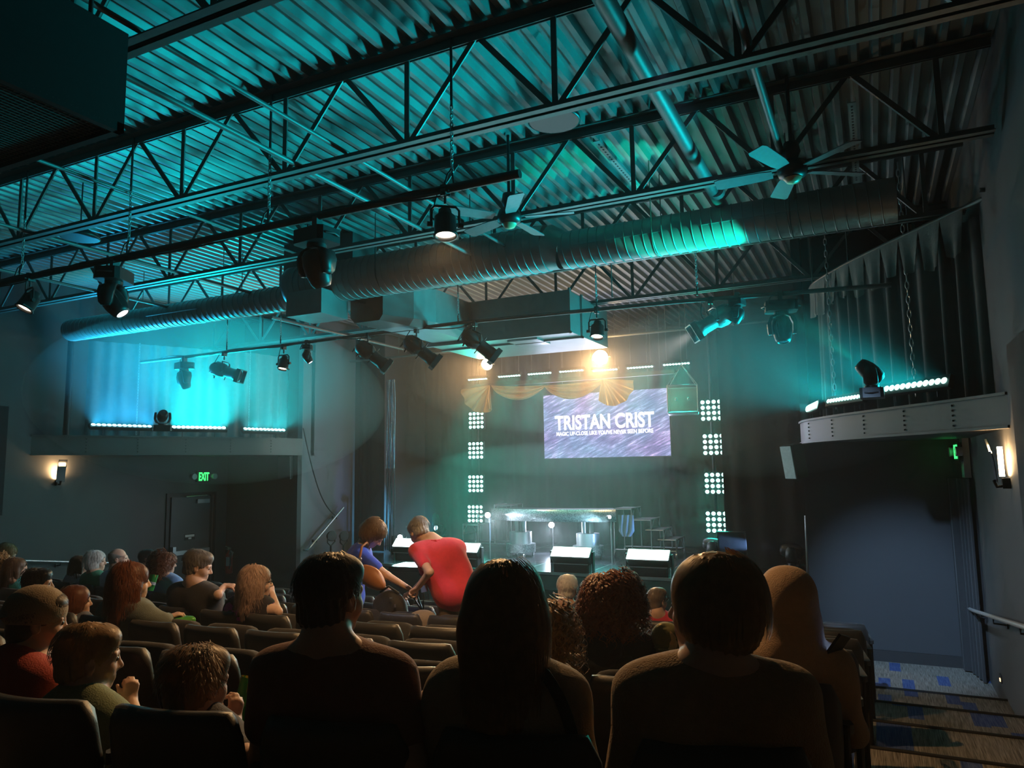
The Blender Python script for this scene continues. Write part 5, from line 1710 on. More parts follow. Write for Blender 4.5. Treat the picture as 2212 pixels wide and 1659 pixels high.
def skin_mat(tone): return pmat('skin_%.2f_%.2f' % tone[:2], tone, .5, var=.06, scale=60, bump=.05, bscale=300, spec=.35)
def cloth_mat(name, c, sheen=.15, bump=.25, var=.15, rough=.85): return pmat('cloth_' + name, c, rough, var=var, scale=30, bump=bump, bscale=180, sheen=sheen)
def hair_mat(name, c, rough=.45): return pmat('hair_' + name, c, rough, var=.4, scale=35, spec=.4, sheen=.1)

def floral_mat():
    m = bpy.data.materials.new('floral_print'); m.use_nodes = True
    nt = m.node_tree; N = nt.nodes; b = N['Principled BSDF']; b.inputs['Roughness'].default_value = .85
    v = N.new('ShaderNodeTexVoronoi'); v.inputs['Scale'].default_value = 17; tc = N.new('ShaderNodeTexCoord'); nt.links.new(tc.outputs['Object'], v.inputs['Vector'])
    r = N.new('ShaderNodeValToRGB'); r.color_ramp.interpolation = 'CONSTANT'; e = r.color_ramp.elements
    e[0].color = (.015, .012, .02, 1); e[1].position = .62; e[1].color = (.28, .04, .26, 1); q = e.new(.85); q.color = (.5, .45, .48, 1)
    nt.links.new(v.outputs['Color'], r.inputs[0]); nt.links.new(r.outputs[0], b.inputs['Base Color'])
    return m
def palm_mat():
    m = bpy.data.materials.new('olive_leaf_print'); m.use_nodes = True
    nt = m.node_tree; N = nt.nodes; b = N['Principled BSDF']; b.inputs['Roughness'].default_value = .85
    v = N.new('ShaderNodeTexVoronoi'); v.inputs['Scale'].default_value = 14; tc = N.new('ShaderNodeTexCoord'); nt.links.new(tc.outputs['Object'], v.inputs['Vector'])
    r = N.new('ShaderNodeValToRGB'); r.color_ramp.interpolation = 'CONSTANT'; e = r.color_ramp.elements
    e[0].color = (.11, .10, .025, 1); e[1].position = .7; e[1].color = (.40, .30, .13, 1)
    nt.links.new(v.outputs['Color'], r.inputs[0]); nt.links.new(r.outputs[0], b.inputs['Base Color'])
    return m

def rot_head(yaw, pitch, roll):
    return np.array(Euler((math.radians(pitch), math.radians(roll), math.radians(yaw)), 'XYZ').to_matrix())
def head_ops(s, T, sc_, female=False, child=False, open_=0):
    """head about its ear-level centre; T maps local to body space; +y is the face"""
    R_, c0 = T
    f = lambda x, y, z: c0 + R_ @ (np.array((x, y, z)) * sc_)
    E = lambda c, r, k=.02, mode='+': s.ell(f(*c), np.array(r) * sc_, R_, k * sc_, mode)
    jw = .9 if (female or child) else 1.0
    E((0, -.014, .036), (.077, .098, .090))
    E((0, .028, -.036), (.060 * jw, .068, .082), .035)
    E((0, .070 * (.93 if child else 1), -.095), (.024 * jw, .02, .020), .035)
    for q in (-1, 1):
        E((q * .038, .055, -.030), (.027, .030, .03), .03)
        s.cap(f(q * .045, .078, .020), f(q * .012, .088, .022), .011 * sc_, .011 * sc_, .02 * sc_)
    s.cap(f(0, .088, .016), f(0, .112, -.030), .0075 * sc_, (.0125 if not child else .011) * sc_, .014 * sc_)
    for q in (-1, 1):
        E((q * .012, .098, -.036), (.009, .010, .008), .010)
        E((q * .032, .105, .004), (.018, .020, .013), .012, '-')
        E((q * .032, .080, .003), (.014, .013, .0125), .004)
    s.cap(f(-.018, .088, -.060), f(.018, .088, -.060), .0075 * sc_, None, .010 * sc_)
    s.cap(f(-.015, .087, -.072), f(.015, .087, -.072), .0085 * sc_, None, .010 * sc_)
    s.cap(f(-.02, .1005, -.066), f(.02, .1005, -.066), .0025 * sc_, None, .006 * sc_, '-')
    for q in (-1, 1):
        Re = R_ @ np.array(Euler((.2, 0, q * -.35)).to_matrix())
        s.ell(f(q * .079, -.006, -.006), np.array((.010, .021, .033)) * sc_, Re, .008 * sc_)
        s.ell(f(q * .087, .000, -.004), np.array((.007, .010, .016)) * sc_, Re, .006 * sc_, '-')

def hand_ops(s, wrist, dirn, palm_n, sc_=1.0, curl=.6, thumb=1):
    """palm plus five fingers; dirn along the hand, palm_n out of the palm; thumb=+1/-1 side"""
    d = np.array(dirn, float); d /= np.linalg.norm(d)
    n = np.array(palm_n, float); n -= d * (n @ d); n /= np.linalg.norm(n)
    t = np.cross(d, n) * thumb
    w_ = np.array(wrist, float)
    for k, o in enumerate((-.027, -.009, .009, .027)):
        kn = w_ + d * (.074, .086, .088, .080)[k] * sc_ + t * (o * sc_)
        s.cap(w_ + t * (o * .6 * sc_) + d * .01, kn, .015 * sc_, .011 * sc_, .012)
        L = (.062, .074, .078, .070)[k] * sc_
        a = curl * .9
        p1 = kn + (d * math.cos(a) + n * math.sin(a)) * L * .45
        a2 = a + curl * 1.3
        p2 = p1 + (d * math.cos(a2) + n * math.sin(a2)) * L * .33
        a3 = a2 + curl * .9
        p3 = p2 + (d * math.cos(a3) + n * math.sin(a3)) * L * .26
        s.cap(kn, p1, .0100 * sc_, .0088 * sc_, .004); s.cap(p1, p2, .0088 * sc_, .008 * sc_, .004); s.cap(p2, p3, .008 * sc_, .0068 * sc_, .004)
    b = w_ + d * .03 * sc_ + t * .022 * sc_
    p1 = b + (t * .7 + d * .6 + n * .35) * .040 * sc_
    p2 = p1 + (t * .25 + d * .8 + n * .5) * .034 * sc_
    s.cap(b, p1, .014 * sc_, .011 * sc_, .012); s.cap(p1, p2, .0105 * sc_, .0085 * sc_, .005)

def strands(sdf, roots, steps, step, off, dirf, width, wob=0.0, freq=30., seed=0, lift=.0):
    """thin hair ribbons sliding over the surface of sdf"""
    r_ = np.random.default_rng(seed)
    P = np.array(roots, np.float32); n = len(P)
    e = 2e-3
    def grad(P):
        g = np.stack([sdf.at(P + np.array(v, np.float32)) - sdf.at(P - np.array(v, np.float32)) for v in ((e, 0, 0), (0, e, 0), (0, 0, e))], -1)
        return g / (np.linalg.norm(g, axis=-1, keepdims=True) + 1e-9)
    offs = (r_.random(n) ** 2.5 * off * 2.2 + .0025).astype(np.float32)
    ph = r_.random((n, 3)).astype(np.float32) * 6.28
    path = []; nor = []
    for k in range(steps):
        g = grad(P)
        d = sdf.at(P)
        P = P - g * (d - offs * (1 + lift * k / steps))[:, None]
        Q = P.copy()
        if wob:
            Q = Q + wob * np.stack([np.sin(freq * k * step + ph[:, 0]), np.sin(freq * k * step * 1.1 + ph[:, 1]), .4 * np.sin(freq * k * step * .9 + ph[:, 2])], -1).astype(np.float32) * min(1, .3 + k / 4)
        path.append(Q); nor.append(g)
        dr = dirf(P, k)
        dr = dr - g * np.minimum(0, (dr * g).sum(-1, keepdims=True))
        dr = dr / (np.linalg.norm(dr, axis=-1, keepdims=True) + 1e-9)
        P = P + dr * step
    V = []; F = []
    path = np.array(path); nor = np.array(nor)
    tan = np.gradient(path, axis=0)
    side = np.cross(tan, nor); side /= (np.linalg.norm(side, axis=-1, keepdims=True) + 1e-9)
    tap = np.linspace(1, .25, steps)[:, None, None]
    A = path + side * width * tap; B = path - side * width * tap
    V = np.stack([A, B], 2).reshape(-1, 3)          # index (k*n+i)*2+s
    k, i = np.meshgrid(np.arange(steps - 1), np.arange(n), indexing='ij')
    a = ((k * n + i) * 2).ravel(); b = (((k + 1) * n + i) * 2).ravel()
    F = np.stack([a, a + 1, b + 1, b], -1)
    return V, F

HAIRDEF = dict(
    short=dict(inf=.012, nape=-.055), crop=dict(inf=.006, nape=-.05))
def add_hair(root, T, sc_, style, mat, hires, seed, female=False):
    R_, c0 = T
    f = lambda x, y, z: c0 + R_ @ (np.array((x, y, z)) * sc_)
    s = SDF()
    E = lambda c, r, k=.02, mode='+': s.ell(f(*c), np.array(r) * sc_, R_, k * sc_, mode)
    hh = (.006 if hires else .009)
    L = 0; wob = 0; fr = 30; off = .006; wid = .0016; nst = 2200 if hires else 450
    if style in ('short', 'crop', 'messy', 'bald'):
        t = {'short': .012, 'crop': .007, 'messy': .014, 'bald': .004}[style]
        E((0, -.018, .036), (.077 + t, .096 + t, .091 + t))
        E((0, -.045, -.045), (.062 + t, .055 + t, .05), .03)
        E((0, .145, -.060), (.095, .075, .110), .02, '-')
        if style != 'bald': E((0, .046, .080), (.070, .052, .042), .03)
        E((0, .03, -.125), (.2, .2, .055), .02, '-')
        for q in (-1, 1): E((q * .095, .012, -.030), (.03, .036, .042), .012, '-')
        if style == 'bald': E((0, .03, .13), (.085, .13, .10), .02, '-')
        L = {'short': .045, 'crop': .015, 'messy': .06, 'bald': .015}[style]; off = {'short': .010, 'crop': .004, 'messy': .018, 'bald': .003}[style]
    elif style == 'bob':
        E((0, -.018, .040), (.100, .116, .104))
        E((0, -.030, -.040), (.108, .100, .090), .05)
        E((0, .120, -.060), (.070, .085, .120), .02, '-')
        E((0, 0, -.185), (.3, .3, .075), .02, '-')
        L = .15; off = .010
    elif style == 'wavybob':
        E((0, -.018, .040), (.098, .114, .104))
        E((0, -.030, -.050), (.108, .098, .085), .05)
        E((0, .120, -.055), (.068, .085, .115), .02, '-')
        E((0, 0, -.20), (.3, .3, .075), .02, '-')
        L = .14; off = .014; wob = .006; fr = 55
    elif style in ('long', 'longwavy', 'longside'):
        E((0, -.016, .038), (.092, .112, .104))
        E((0, -.045, -.05), (.098, .072, .11), .05)
        s.cap(f(-.045, -.06, -.05), f(-.055, -.085, -.26), .052 * sc_, .040 * sc_, .05)
        s.cap(f(.045, -.06, -.05), f(.055, -.085, -.26), .052 * sc_, .040 * sc_, .05)
        s.cap(f(0, -.07, -.05), f(0, -.10, -.27), .055 * sc_, .045 * sc_, .05)
        for q in (-1, 1): s.cap(f(q * .082, .02, -.02), f(q * .088, .01, -.20), .022 * sc_, .018 * sc_, .03)
        E((0, .125, -.045), (.066, .080, .115), .02, '-')
        L = .33; off = .012
        if style == 'longwavy': wob = .008; fr = 42; off = .018
    elif style == 'curly':
        E((0, -.02, .035), (.112, .122, .112))
        E((0, -.045, -.07), (.130, .095, .12), .05)
        E((0, -.06, -.16), (.125, .075, .09), .05)
        E((0, .125, -.05), (.066, .080, .115), .02, '-')
        L = .24; off = .035; wob = .017; fr = 70; wid = .0048; nst = 1700 if hires else 800
    ht = sdf_mesh('hair', s, hh * 1.1, mat, root, warp=(lambda X, Y, Z: ((.010 * np.sin(95 * X + 30 * np.sin(22 * Z)) * np.sin(80 * Z + 2 * Y) * np.sin(90 * Y + 40 * X)) if style == 'curly' else (.0028 * np.sin(60 * np.arctan2(X - c0[0], Y - c0[1]) + 18 * Z) + .002 * np.sin(23 * np.arctan2(X - c0[0], Y - c0[1]) - 30 * Z))).astype(np.float32)) if style not in ('crop', 'bald') else None)
    # strands on top of the mass
    r_ = np.random.default_rng(seed)
    n = nst
    a = r_.random(n) * 6.283; zc = r_.random(n) ** .7 * 1.15 - .25
    rr = np.sqrt(np.clip(1 - np.clip(zc, -1, 1) ** 2, 0, 1))
    loc = np.stack([.11 * rr * np.cos(a), .12 * rr * np.sin(a) - .018, .04 + .11 * zc], -1) * sc_
    if style in ('bald',): loc = loc[loc[:, 2] < .05 * sc_]
    P = c0 + loc @ R_.T
    keep = s.at(P.astype(np.float32)) < .05
    P = P[keep]
    front = R_ @ np.array((0, 1, 0)); upv = R_ @ np.array((0, 0, 1)); rt = R_ @ np.array((1, 0, 0))
    crown = c0 + R_ @ (np.array((0, -.03, .12)) * sc_)
    def dirf(P, k):
        out = P - crown
        out = out - (out @ upv)[:, None] * upv[None]
        out /= (np.linalg.norm(out, axis=-1, keepdims=True) + 1e-6)
        g = np.array((0, 0, -1.0))
        return (out * (.9 if k < 3 else .25) + g * (.5 if k < 2 else 1.0) + rng_d).astype(np.float32)
    rng_d = r_.normal(0, .22 if style in ('messy', 'curly', 'short') else .10, (len(P), 3)).astype(np.float32)
    steps = max(4, min(14, int(L / .02) + 2)) if style != 'curly' else 22
    if len(P):
        V, F = strands(s, P, steps, max(L, .02) / steps, off, dirf, wid * (1 if hires or style == 'curly' else 1.9), wob, fr, seed, lift=.8 if style in ('messy',) else .3)
        me = mesh_np('hair_strands', V, F, mat)
        o = bpy.data.objects.new('hair_strands', me); COL.objects.link(o); o.parent = root; o['kind'] = 'stuff'
    return s

GLOBAL_FOLD = lambda amp, s1=23., s2=31., ph=0.: (lambda X, Y, Z: (amp * (np.sin(s1 * X + 9 * Z + ph) * np.sin(s2 * .6 * Z + 6 * Y + 2 * ph) + .6 * np.sin(s2 * (X * .5 - Z * .8) + ph))).astype(np.float32))

def person(name_label, cat, base, rz, H, skin, shirt, hair, pants=(.03, .03, .04), build=1.0, shw=.20, head_yaw=0, head_pitch=0, head_roll=0, hsc=1.0,
           female=False, child=False, arms=None, sleeve='short', hires=False, lean=(0, 0), hood=None, cap=None, glasses=False, standing=None, seed=0, collar=False, torso_shift=(0, 0), fold=.003, earvis=True, collar_mat=None, sc_body=1.0, nbl=None):
    """base: floor point under the seat back, rz facing; H: head centre in local coordinates (x, y, z)"""
    root = thing('person', name_label, cat, base, rz, 'seated audience' if standing is None else 'people standing in the rows')
    H = np.array(H, float)
    sb = sc_body
    # skeleton
    nb = H + np.array((-.2 * torso_shift[0], -.035, -.147 * hsc))          # neck base
    if nbl is not None: nb = np.array(nbl, float)
    if standing is None:
        hip = np.array((torso_shift[0], .25 + torso_shift[1], .53))
    else:
        hip = np.array(standing['hip'], float)
    mid = hip * .5 + nb * .5 + np.array((0, -.01, 0))
    chest = hip * .25 + nb * .75
    d = nb - hip; d /= np.linalg.norm(d)
    sw = shw * sb
    Mt = None
    if standing is not None:
        Mt = np.array(frame_z(Vector(d), (0, 1, 0)))
        Mt = np.stack([np.array((1.0, 0, 0)), np.cross(d, (1.0, 0, 0)), d], 1)
    rtv = np.array((1.0, 0, 0)) if standing is None or 'right' not in standing else np.array(standing['right'], float)
    shL = nb - rtv * sw - d * .078 * sb; shR = nb + rtv * sw - d * .078 * sb
    T = (rot_head(head_yaw, head_pitch, head_roll), H)
    b_ = build * sb
    # arms: list per side of (elbow, wrist, hand dir, palm normal, curl)
    if arms is None: arms = {}
    defs = {'L': (shL + np.array((-.05, .03, -.27)) * sb, shL + np.array((.06, .27, -.33)) * sb, None, None, .5), 'R': (shR + np.array((.05, .03, -.27)) * sb, shR + np.array((-.06, .27, -.33)) * sb, None, None, .5)}
    A = {}
    for q in 'LR':
        a = arms.get(q, defs[q])
        el, wr = np.array(a[0], float), np.array(a[1], float)
        hd = np.array(a[2], float) if len(a) > 2 and a[2] is not None else wr - el
        pn = np.array(a[3], float) if len(a) > 3 and a[3] is not None else np.array((0, 0, -1.0))
        cu = a[4] if len(a) > 4 else .5
        A[q] = (shL if q == 'L' else shR, el, wr, hd, pn, cu)
    # ---- body
    s = SDF()
    head_ops(s, T, hsc, female, child)
    nk = (.050 if female or child else .058) * hsc
    s.cap(H + T[0] @ np.array((0, -.022, -.05)) * hsc, nb + np.array((0, -.005, -.02)), nk, nk * 1.08, .03)
    s.cap(shL * .7 + nb * .3, shR * .7 + nb * .3, .05 * sb, None, .05)
    for q in (shL, shR): s.cap(nb + d * .05, q * .6 + nb * .4, .042 * sb, .05 * sb, .05)
    s.ell(chest - d * .05, np.array((.15 * b_, .095 * b_, .16 * sb)), Mt, .05)
    for q in (-1, 1): s.cap(hip + rtv * (q * .06 * b_), chest - d * .03 + rtv * (q * .085 * b_), .095 * b_, .085 * b_, .06)
    s.ell(hip + np.array((0, 0, .02)), np.array((.155 * b_, .11 * b_, .10 * sb)), None, .05)
    for q in 'LR':
        sh, el, wr, hd, pn, cu = A[q]
        s.cap(sh, el, .048 * b_ ** .5 * sb ** .5, .038 * sb, .03); s.cap(el, wr, .038 * sb, .026 * sb, .02)
        hand_ops(s, wr, hd, pn, .95 * sb * (.8 if child else 1) if sb > .8 else .8 * sb, cu, 1 if q == 'R' else -1)
    # legs
    legs = []
    for q in (-1, 1):
        if standing is None:
            hp = hip + np.array((q * .085, .02, -.02)) * 1
            kn = np.array((hip[0] + q * .12, min(hip[1] + .40 * sb, .66), max(.46, .5 * sb))); an = np.array((kn[0], kn[1] + .03, .09)); toe = an + np.array((0, .15 * sb, -.05))
        else:
            hp = hip + rtv * q * .09; kn = np.array(standing['knee'][0 if q < 0 else 1], float); an = np.array(standing['ankle'][0 if q < 0 else 1], float); toe = an + np.array(standing.get('toe', (0, .16, -.05)))
        legs.append((hp, kn, an, toe))
        s.cap(hp, kn, .078 * b_, .055 * sb, .04); s.cap(kn, an, .052 * sb, .036 * sb, .02); s.cap(an + np.array((0, 0, -.03)), toe, .038, .03, .02)
    hlo, hhi = H - .15 * hsc, H + .17 * hsc
    boxes = [(hlo, hhi)]
    for q in arms:
        wq = A[q][2]; hq = A[q][3] / np.linalg.norm(A[q][3])
        boxes.append((np.minimum(wq, wq + hq * .16) - .05, np.maximum(wq, wq + hq * .16) + .05))
    sdf_mesh('body', s, .016, skin_mat(skin), root, boxes, .0065 if hires else .0085)
    # ---- eyes
    for q in (-1, 1):
        c = H + T[0] @ (np.array((q * .032, .0845, .003)) * hsc)
        m = MB(); m.ell(c, .0118 * hsc, 10, 7); m.build('eye', pmat('eye_dark', (.10, .08, .07), .2, spec=.7), root, local=True)
    # ---- shirt
    c = SDF()
    t = .014
    c.cap(shL * .72 + nb * .28 - d * .005, shR * .72 + nb * .28 - d * .005, .056 * sb + t * .6, None, .06)
    c.ell(nb - d * .055, np.array((.10, .075, .05)) * sb, None, .06)
    for q in (shL, shR): c.cap(nb + d * .012, q * .6 + nb * .4, .045 * sb, .056 * sb, .05)
    c.ell(chest - d * .05, np.array((.155 * b_ + t, .10 * b_ + t, .17 * sb + t)), Mt, .06)
    for q in (-1, 1): c.cap(hip + rtv * (q * .065 * b_), chest - d * .03 + rtv * (q * .09 * b_), .100 * b_ + t, .092 * b_ + t, .07)
    c.ell(hip + np.array((0, 0, .03)), np.array((.165 * b_ + t, .12 * b_ + t, .10 * sb + t)), None, .06)
    for q in 'LR':
        sh, el, wr, hd, pn, cu = A[q]
        if sleeve == 'none':
            continue
        e2 = sh + (el - sh) * (.62 if sleeve == 'short' else 1.0)
        c.cap(sh, e2, .055 * b_ ** .5 * sb ** .5 + t, .048 * sb + t, .05)
        if sleeve == 'long':
            c.cap(el, el + (wr - el) * .92, .046 * sb + t * .8, .034 * sb + t * .6, .03)
    # neck opening
    c.cap(nb + d * .0 + np.array((0, -.0, .0)), nb + np.array((0, .02, .14)), nk * 1.12, nk * 1.2, .012, '-')
    if hood:
        if hood == 'up':
            R_ = T[0]
            f = lambda x, y, z: H + R_ @ (np.array((x, y, z)) * hsc)
            c.ell(f(0, -.025, .035), np.array((.108, .128, .122)) * hsc, R_, .03)
            c.ell(f(0, -.03, -.06), np.array((.115, .115, .11)) * hsc, R_, .05)
            c.cap(f(0, -.05, -.10), nb + np.array((0, -.03, -.02)), .10 * hsc, .12, .06)
            c.ell(f(0, .115, .0), np.array((.078, .085, .115)) * hsc, R_, .02, '-')
        else:
            for k in range(12):
                a0 = math.radians(200 + k * 28.3) - math.pi / 2 * 0; a1 = math.radians(200 + (k + 1) * 28.3)
                pa = nb + np.array((.085 * math.cos(a0), -.015 + .075 * math.sin(a0), .012 * math.sin(-a0) + .015)) ; pb_ = nb + np.array((.085 * math.cos(a1), -.015 + .075 * math.sin(a1), .012 * math.sin(-a1) + .015))
                c.cap(pa, pb_, .026, None, .02)
            c.ell(nb + np.array((0, -.10, -.07)), (.115, .045, .10), None, .03)
    if standing is not None and standing.get('untucked'):
        c.ell(hip + np.array(standing['untucked']), np.array((.15 * b_ + t, .115 * b_ + t, .14)), None, .07)
    else:
        c.cut(hip + np.array((0, 0, -.02)), (0, 0, -1), .01)
    sdf_mesh('shirt', c, .011 if hires else .014, shirt, root, warp=GLOBAL_FOLD(fold, ph=seed))
    if collar:
        k_ = SDF()
        for k in range(9):
            a0 = math.radians(-60 + k * 300 / 9 + 180); a1 = math.radians(-60 + (k + 1) * 300 / 9 + 180)
            pa = nb + np.array((nk * 1.15 * math.sin(a0), nk * 1.15 * math.cos(a0), .02)); pb_ = nb + np.array((nk * 1.15 * math.sin(a1), nk * 1.15 * math.cos(a1), .02))
            k_.cap(pa, pb_, .015, None, .01)
        sdf_mesh('collar', k_, .008, collar_mat or shirt, root)
    # ---- trousers and shoes
    p = SDF()
    p.ell(hip + np.array((0, .0, -.005)), np.array((.165 * b_ + .006, .125 * b_ + .006, .115)), None, .05)
    for hp, kn, an, toe in legs:
        p.cap(hp, kn, .090 * b_, .068 * sb, .05); p.cap(kn, an + np.array((0, 0, .02)), .064 * sb, .052 * sb, .02)
    sdf_mesh('trousers', p, .018, pants if not isinstance(pants, tuple) else cloth_mat('pants_%.2f_%.2f' % pants[:2], pants), root)
    sh_ = SDF()
    for hp, kn, an, toe in legs:
        sh_.cap(an + np.array((0, -.03, -.045)), toe + np.array((0, .02, -.005)), .042, .038, .02)
    sh_.cut((0, 0, .004), (0, 0, -1), .004)
    sdf_mesh('shoes', sh_, .014, pmat('shoe_dark', (.03, .03, .035), .6), root)
    # ---- hair / cap
    if hair:
        add_hair(root, T, hsc, hair[0], hair[1], hires, seed + 1, female)
    if cap:
        R_, c0 = T
        f = lambda x, y, z: H + R_ @ (np.array((x, y, z)) * hsc)
        k_ = SDF()
        k_.ell(f(0, -.014, .05), np.array((.097, .119, .104)) * hsc, R_, .01)
        k_.ell(f(0, .0, -.10), np.array((.3, .3, .105)) * hsc, R_, .01, '-')
        sgn = -1 if cap[1] else 1
        k_.ell(f(0, sgn * .125, .03), np.array((.070, .075, .007)) * hsc, R_ @ np.array(Euler((sgn * -.3, 0, 0)).to_matrix()), .008)
        sdf_mesh('cap', k_, .007, cap[0], root)
    if glasses:
        R_, c0 = T
        f = lambda x, y, z: Vector(H + R_ @ (np.array((x, y, z)) * hsc))
        m = MB()
        for q in (-1, 1):
            m.tube([f(q * .033 + .024 * math.cos(a), .104, .002 + .018 * math.sin(a)) for a in np.linspace(0, 2 * math.pi, 13)[:-1]], .0022, 5, closed=True)
            m.tube([f(q * .057, .103, .006), f(q * .078, .06, .006), f(q * .083, -.01, .004)], .0022, 5)
        m.tube([f(-.009, .106, .006), f(.009, .106, .006)], .002, 5)
        m.build('glasses', M_blackmetal, root, local=True)
    root_info[root.name] = (c, s, H, nb)
    return root
root_info = {}
# ================================================================== WHO SITS WHERE
OCC = set()
def to_local(base, rz, P):
    return np.array(rotz(-rz) @ (Vector(P) - Vector(base)))
def sit(label, r, i, px_, py_, fwd=.14, arms_px=None, **kw):
    """arms_px: side -> ((elbow px, py, dy), (wrist px, py, dy), hand dir world, palm normal world, curl), dy = metres ahead of the seat back"""
    X, Y, Z_, a = seat_xyzr(r, i)
    OCC.add((r, i))
    base = Vector((X, Y, Z_))
    P = atY(px_, py_, Y + fwd)
    arms = {}
    for q, v in (arms_px or {}).items():
        el = to_local(base, a, atY(v[0][0], v[0][1], Y + v[0][2])); wr = to_local(base, a, atY(v[1][0], v[1][1], Y + v[1][2]))
        hd = np.array(rotz(-a) @ Vector(v[2])) if len(v) > 2 else None
        pn = np.array(rotz(-a) @ Vector(v[3])) if len(v) > 3 else None
        arms[q] = (el, wr, hd, pn, v[4] if len(v) > 4 else .5)
    Hl = to_local(base, a, P)
    kw.setdefault('torso_shift', (max(-.1, min(.1, Hl[0] * .6)), 0))
    return person(label, 'person', base, a, Hl, arms=arms, **kw), base, a
SK_A = (.58, .36, .26); SK_B = (.62, .40, .30); SK_D = (.075, .04, .028)
H_dkbrown = hair_mat('dark_brown', (.045, .024, .013)); H_brown = hair_mat('brown', (.10, .052, .026)); H_blond = hair_mat('blond', (.34, .20, .085))
H_ltbrown = hair_mat('light_brown', (.22, .125, .055)); H_red = hair_mat('auburn', (.15, .045, .016)); H_grey = hair_mat('grey', (.30, .29, .28)); H_white = hair_mat('white', (.72, .72, .74))
H_black = hair_mat('black', (.014, .011, .010)); H_pinkblond = hair_mat('ash_blond', (.40, .27, .22))
# ---- nearest row
sit('boy in a tan cap and red shirt, nearest row at the left edge', 1, 5, 80, 1345, .40, skin=SK_A, shirt=cloth_mat('red', (.42, .045, .03)), hair=('crop', H_dkbrown), cap=(cloth_mat('tan_cap', (.30, .23, .15)), True), child=True, hsc=.93, head_yaw=-38, head_pitch=-6, hires=True, seed=1, shw=.155, build=.8, sleeve='short')
sit('blond boy in a green shirt raising a fist, nearest row', 1, 4, 193, 1425, .30, skin=SK_A, shirt=cloth_mat('sage', (.20, .25, .13)), hair=('short', H_blond), child=True, hsc=.95, head_yaw=-38, head_pitch=-4, hires=True, seed=2, shw=.15, build=.8,
    arms_px={'R': ((292, 1570, .42), (281, 1515, .46), (-.12, .15, 1), (-.8, .3, -.2), 1.0)})
sit('small boy with tousled fair hair holding a popcorn bag, nearest row', 1, 3, 428, 1480, .22, skin=SK_A, shirt=cloth_mat('dark_kid', (.04, .04, .05)), hair=('messy', H_ltbrown), child=True, hsc=.94, head_yaw=-16, head_pitch=-3, hires=True, seed=3, shw=.14, build=.75,
    arms_px={'R': ((530, 1640, .18), (505, 1560, .34), (-.1, .25, 1), (-.9, .3, 0), .7)})
man, mb_, ma = sit('man with short dark hair and a rust tee, back to the camera, nearest row', 1, 2, 716, 1292, .12, skin=SK_A, shirt=cloth_mat('rust', (.20, .075, .05)), hair=('short', H_dkbrown), hsc=1.0, head_yaw=-14, hires=True, seed=4, shw=.20, build=1.05,
    arms_px={'R': ((893, 1650, .12), (912, 1572, .30), (.05, .3, .9), (-.6, .6, -.2), 1.1)})
wl, wb_, wa = sit('woman with long light hair and a beige jacket, black strap on her shoulder', 1, 1, 1083, 1318, .12, skin=SK_B, shirt=cloth_mat('beige_jacket', (.36, .28, .19), bump=.35), hair=('long', H_ltbrown), female=True, hsc=1.03, head_yaw=8, hires=True, seed=5, shw=.165, build=1.05, sleeve='long', fold=.006)
bw, bb_, ba = sit('woman with a blond bob and tan sweater, face turned left, nearest row', 1, 0, 1535, 1312, .12, skin=SK_B, shirt=cloth_mat('tan_sweater', (.40, .26, .14), bump=.5, sheen=.3), hair=('bob', H_blond), female=True, hsc=1.04, head_yaw=62, hires=True, seed=6, shw=.195, build=1.22, sleeve='long', fold=.004)
# ---- second row
sit('person in a raised tan hood by the right aisle, second-nearest row', 2, 0, 1692, 1305, .20, skin=SK_A, shirt=cloth_mat('tan_hoodie', (.42, .27, .16), bump=.3), hair=None, hood='up', hsc=1.05, head_yaw=28, seed=7, shw=.20, build=1.1, sleeve='long', fold=.006, hires=True)
sit('child with curly fair hair half hidden by the long-haired woman', 2, 2, 1160, 1372, .20, skin=SK_A, shirt=cloth_mat('grey_print', (.25, .25, .24), var=.5), hair=('curly', H_blond), child=True, hsc=.9, seed=8, shw=.14, build=.8)
# ---- third row
sit('woman with a mass of red curls and a dark hoodie, third row', 3, 2, 1312, 1300, .14, skin=SK_B, shirt=cloth_mat('navy_hoodie', (.02, .024, .034)), hair=('curly', H_red), female=True, hsc=1.04, hood='down', seed=9, shw=.20, build=1.1, sleeve='long', hires=True, fold=.005)
ol, _, _ = sit('child in an olive leaf-print bucket hat, third row, hidden behind the blond bob', 3, 1, 1440, 1398, .14, skin=SK_A, shirt=palm_mat(), hair=('crop', H_brown), child=True, hsc=.88, seed=10, shw=.14, build=.8, cap=(palm_mat(), True))
sit('woman with long brown hair and a grey-green top, third row, left part', 3, 9, 285, 1258, .12, skin=SK_B, shirt=cloth_mat('grey_green', (.13, .155, .14)), hair=('longwavy', H_red), female=True, hsc=1.05, head_yaw=-30, seed=11, shw=.21, build=1.25, sleeve='long', hires=True,
    arms_px={'R': ((352, 1345, .20), (362, 1335, .40), (.3, .6, .2), (0, .2, -1), .6)})
sit('child with an auburn bob beside the long-haired woman, third row', 3, 10, 165, 1300, .14, skin=SK_A, shirt=cloth_mat('slate', (.10, .11, .15)), hair=('bob', H_red), child=True, hsc=.9, head_yaw=-35, seed=12, shw=.15, build=.8)
sit('dark-haired boy in profile, third row at the left', 3, 11, 82, 1262, .16, skin=SK_A, shirt=cloth_mat('charcoal', (.03, .03, .035)), hair=('short', H_black), child=True, hsc=.95, head_yaw=-42, seed=13, shw=.16, build=.85)
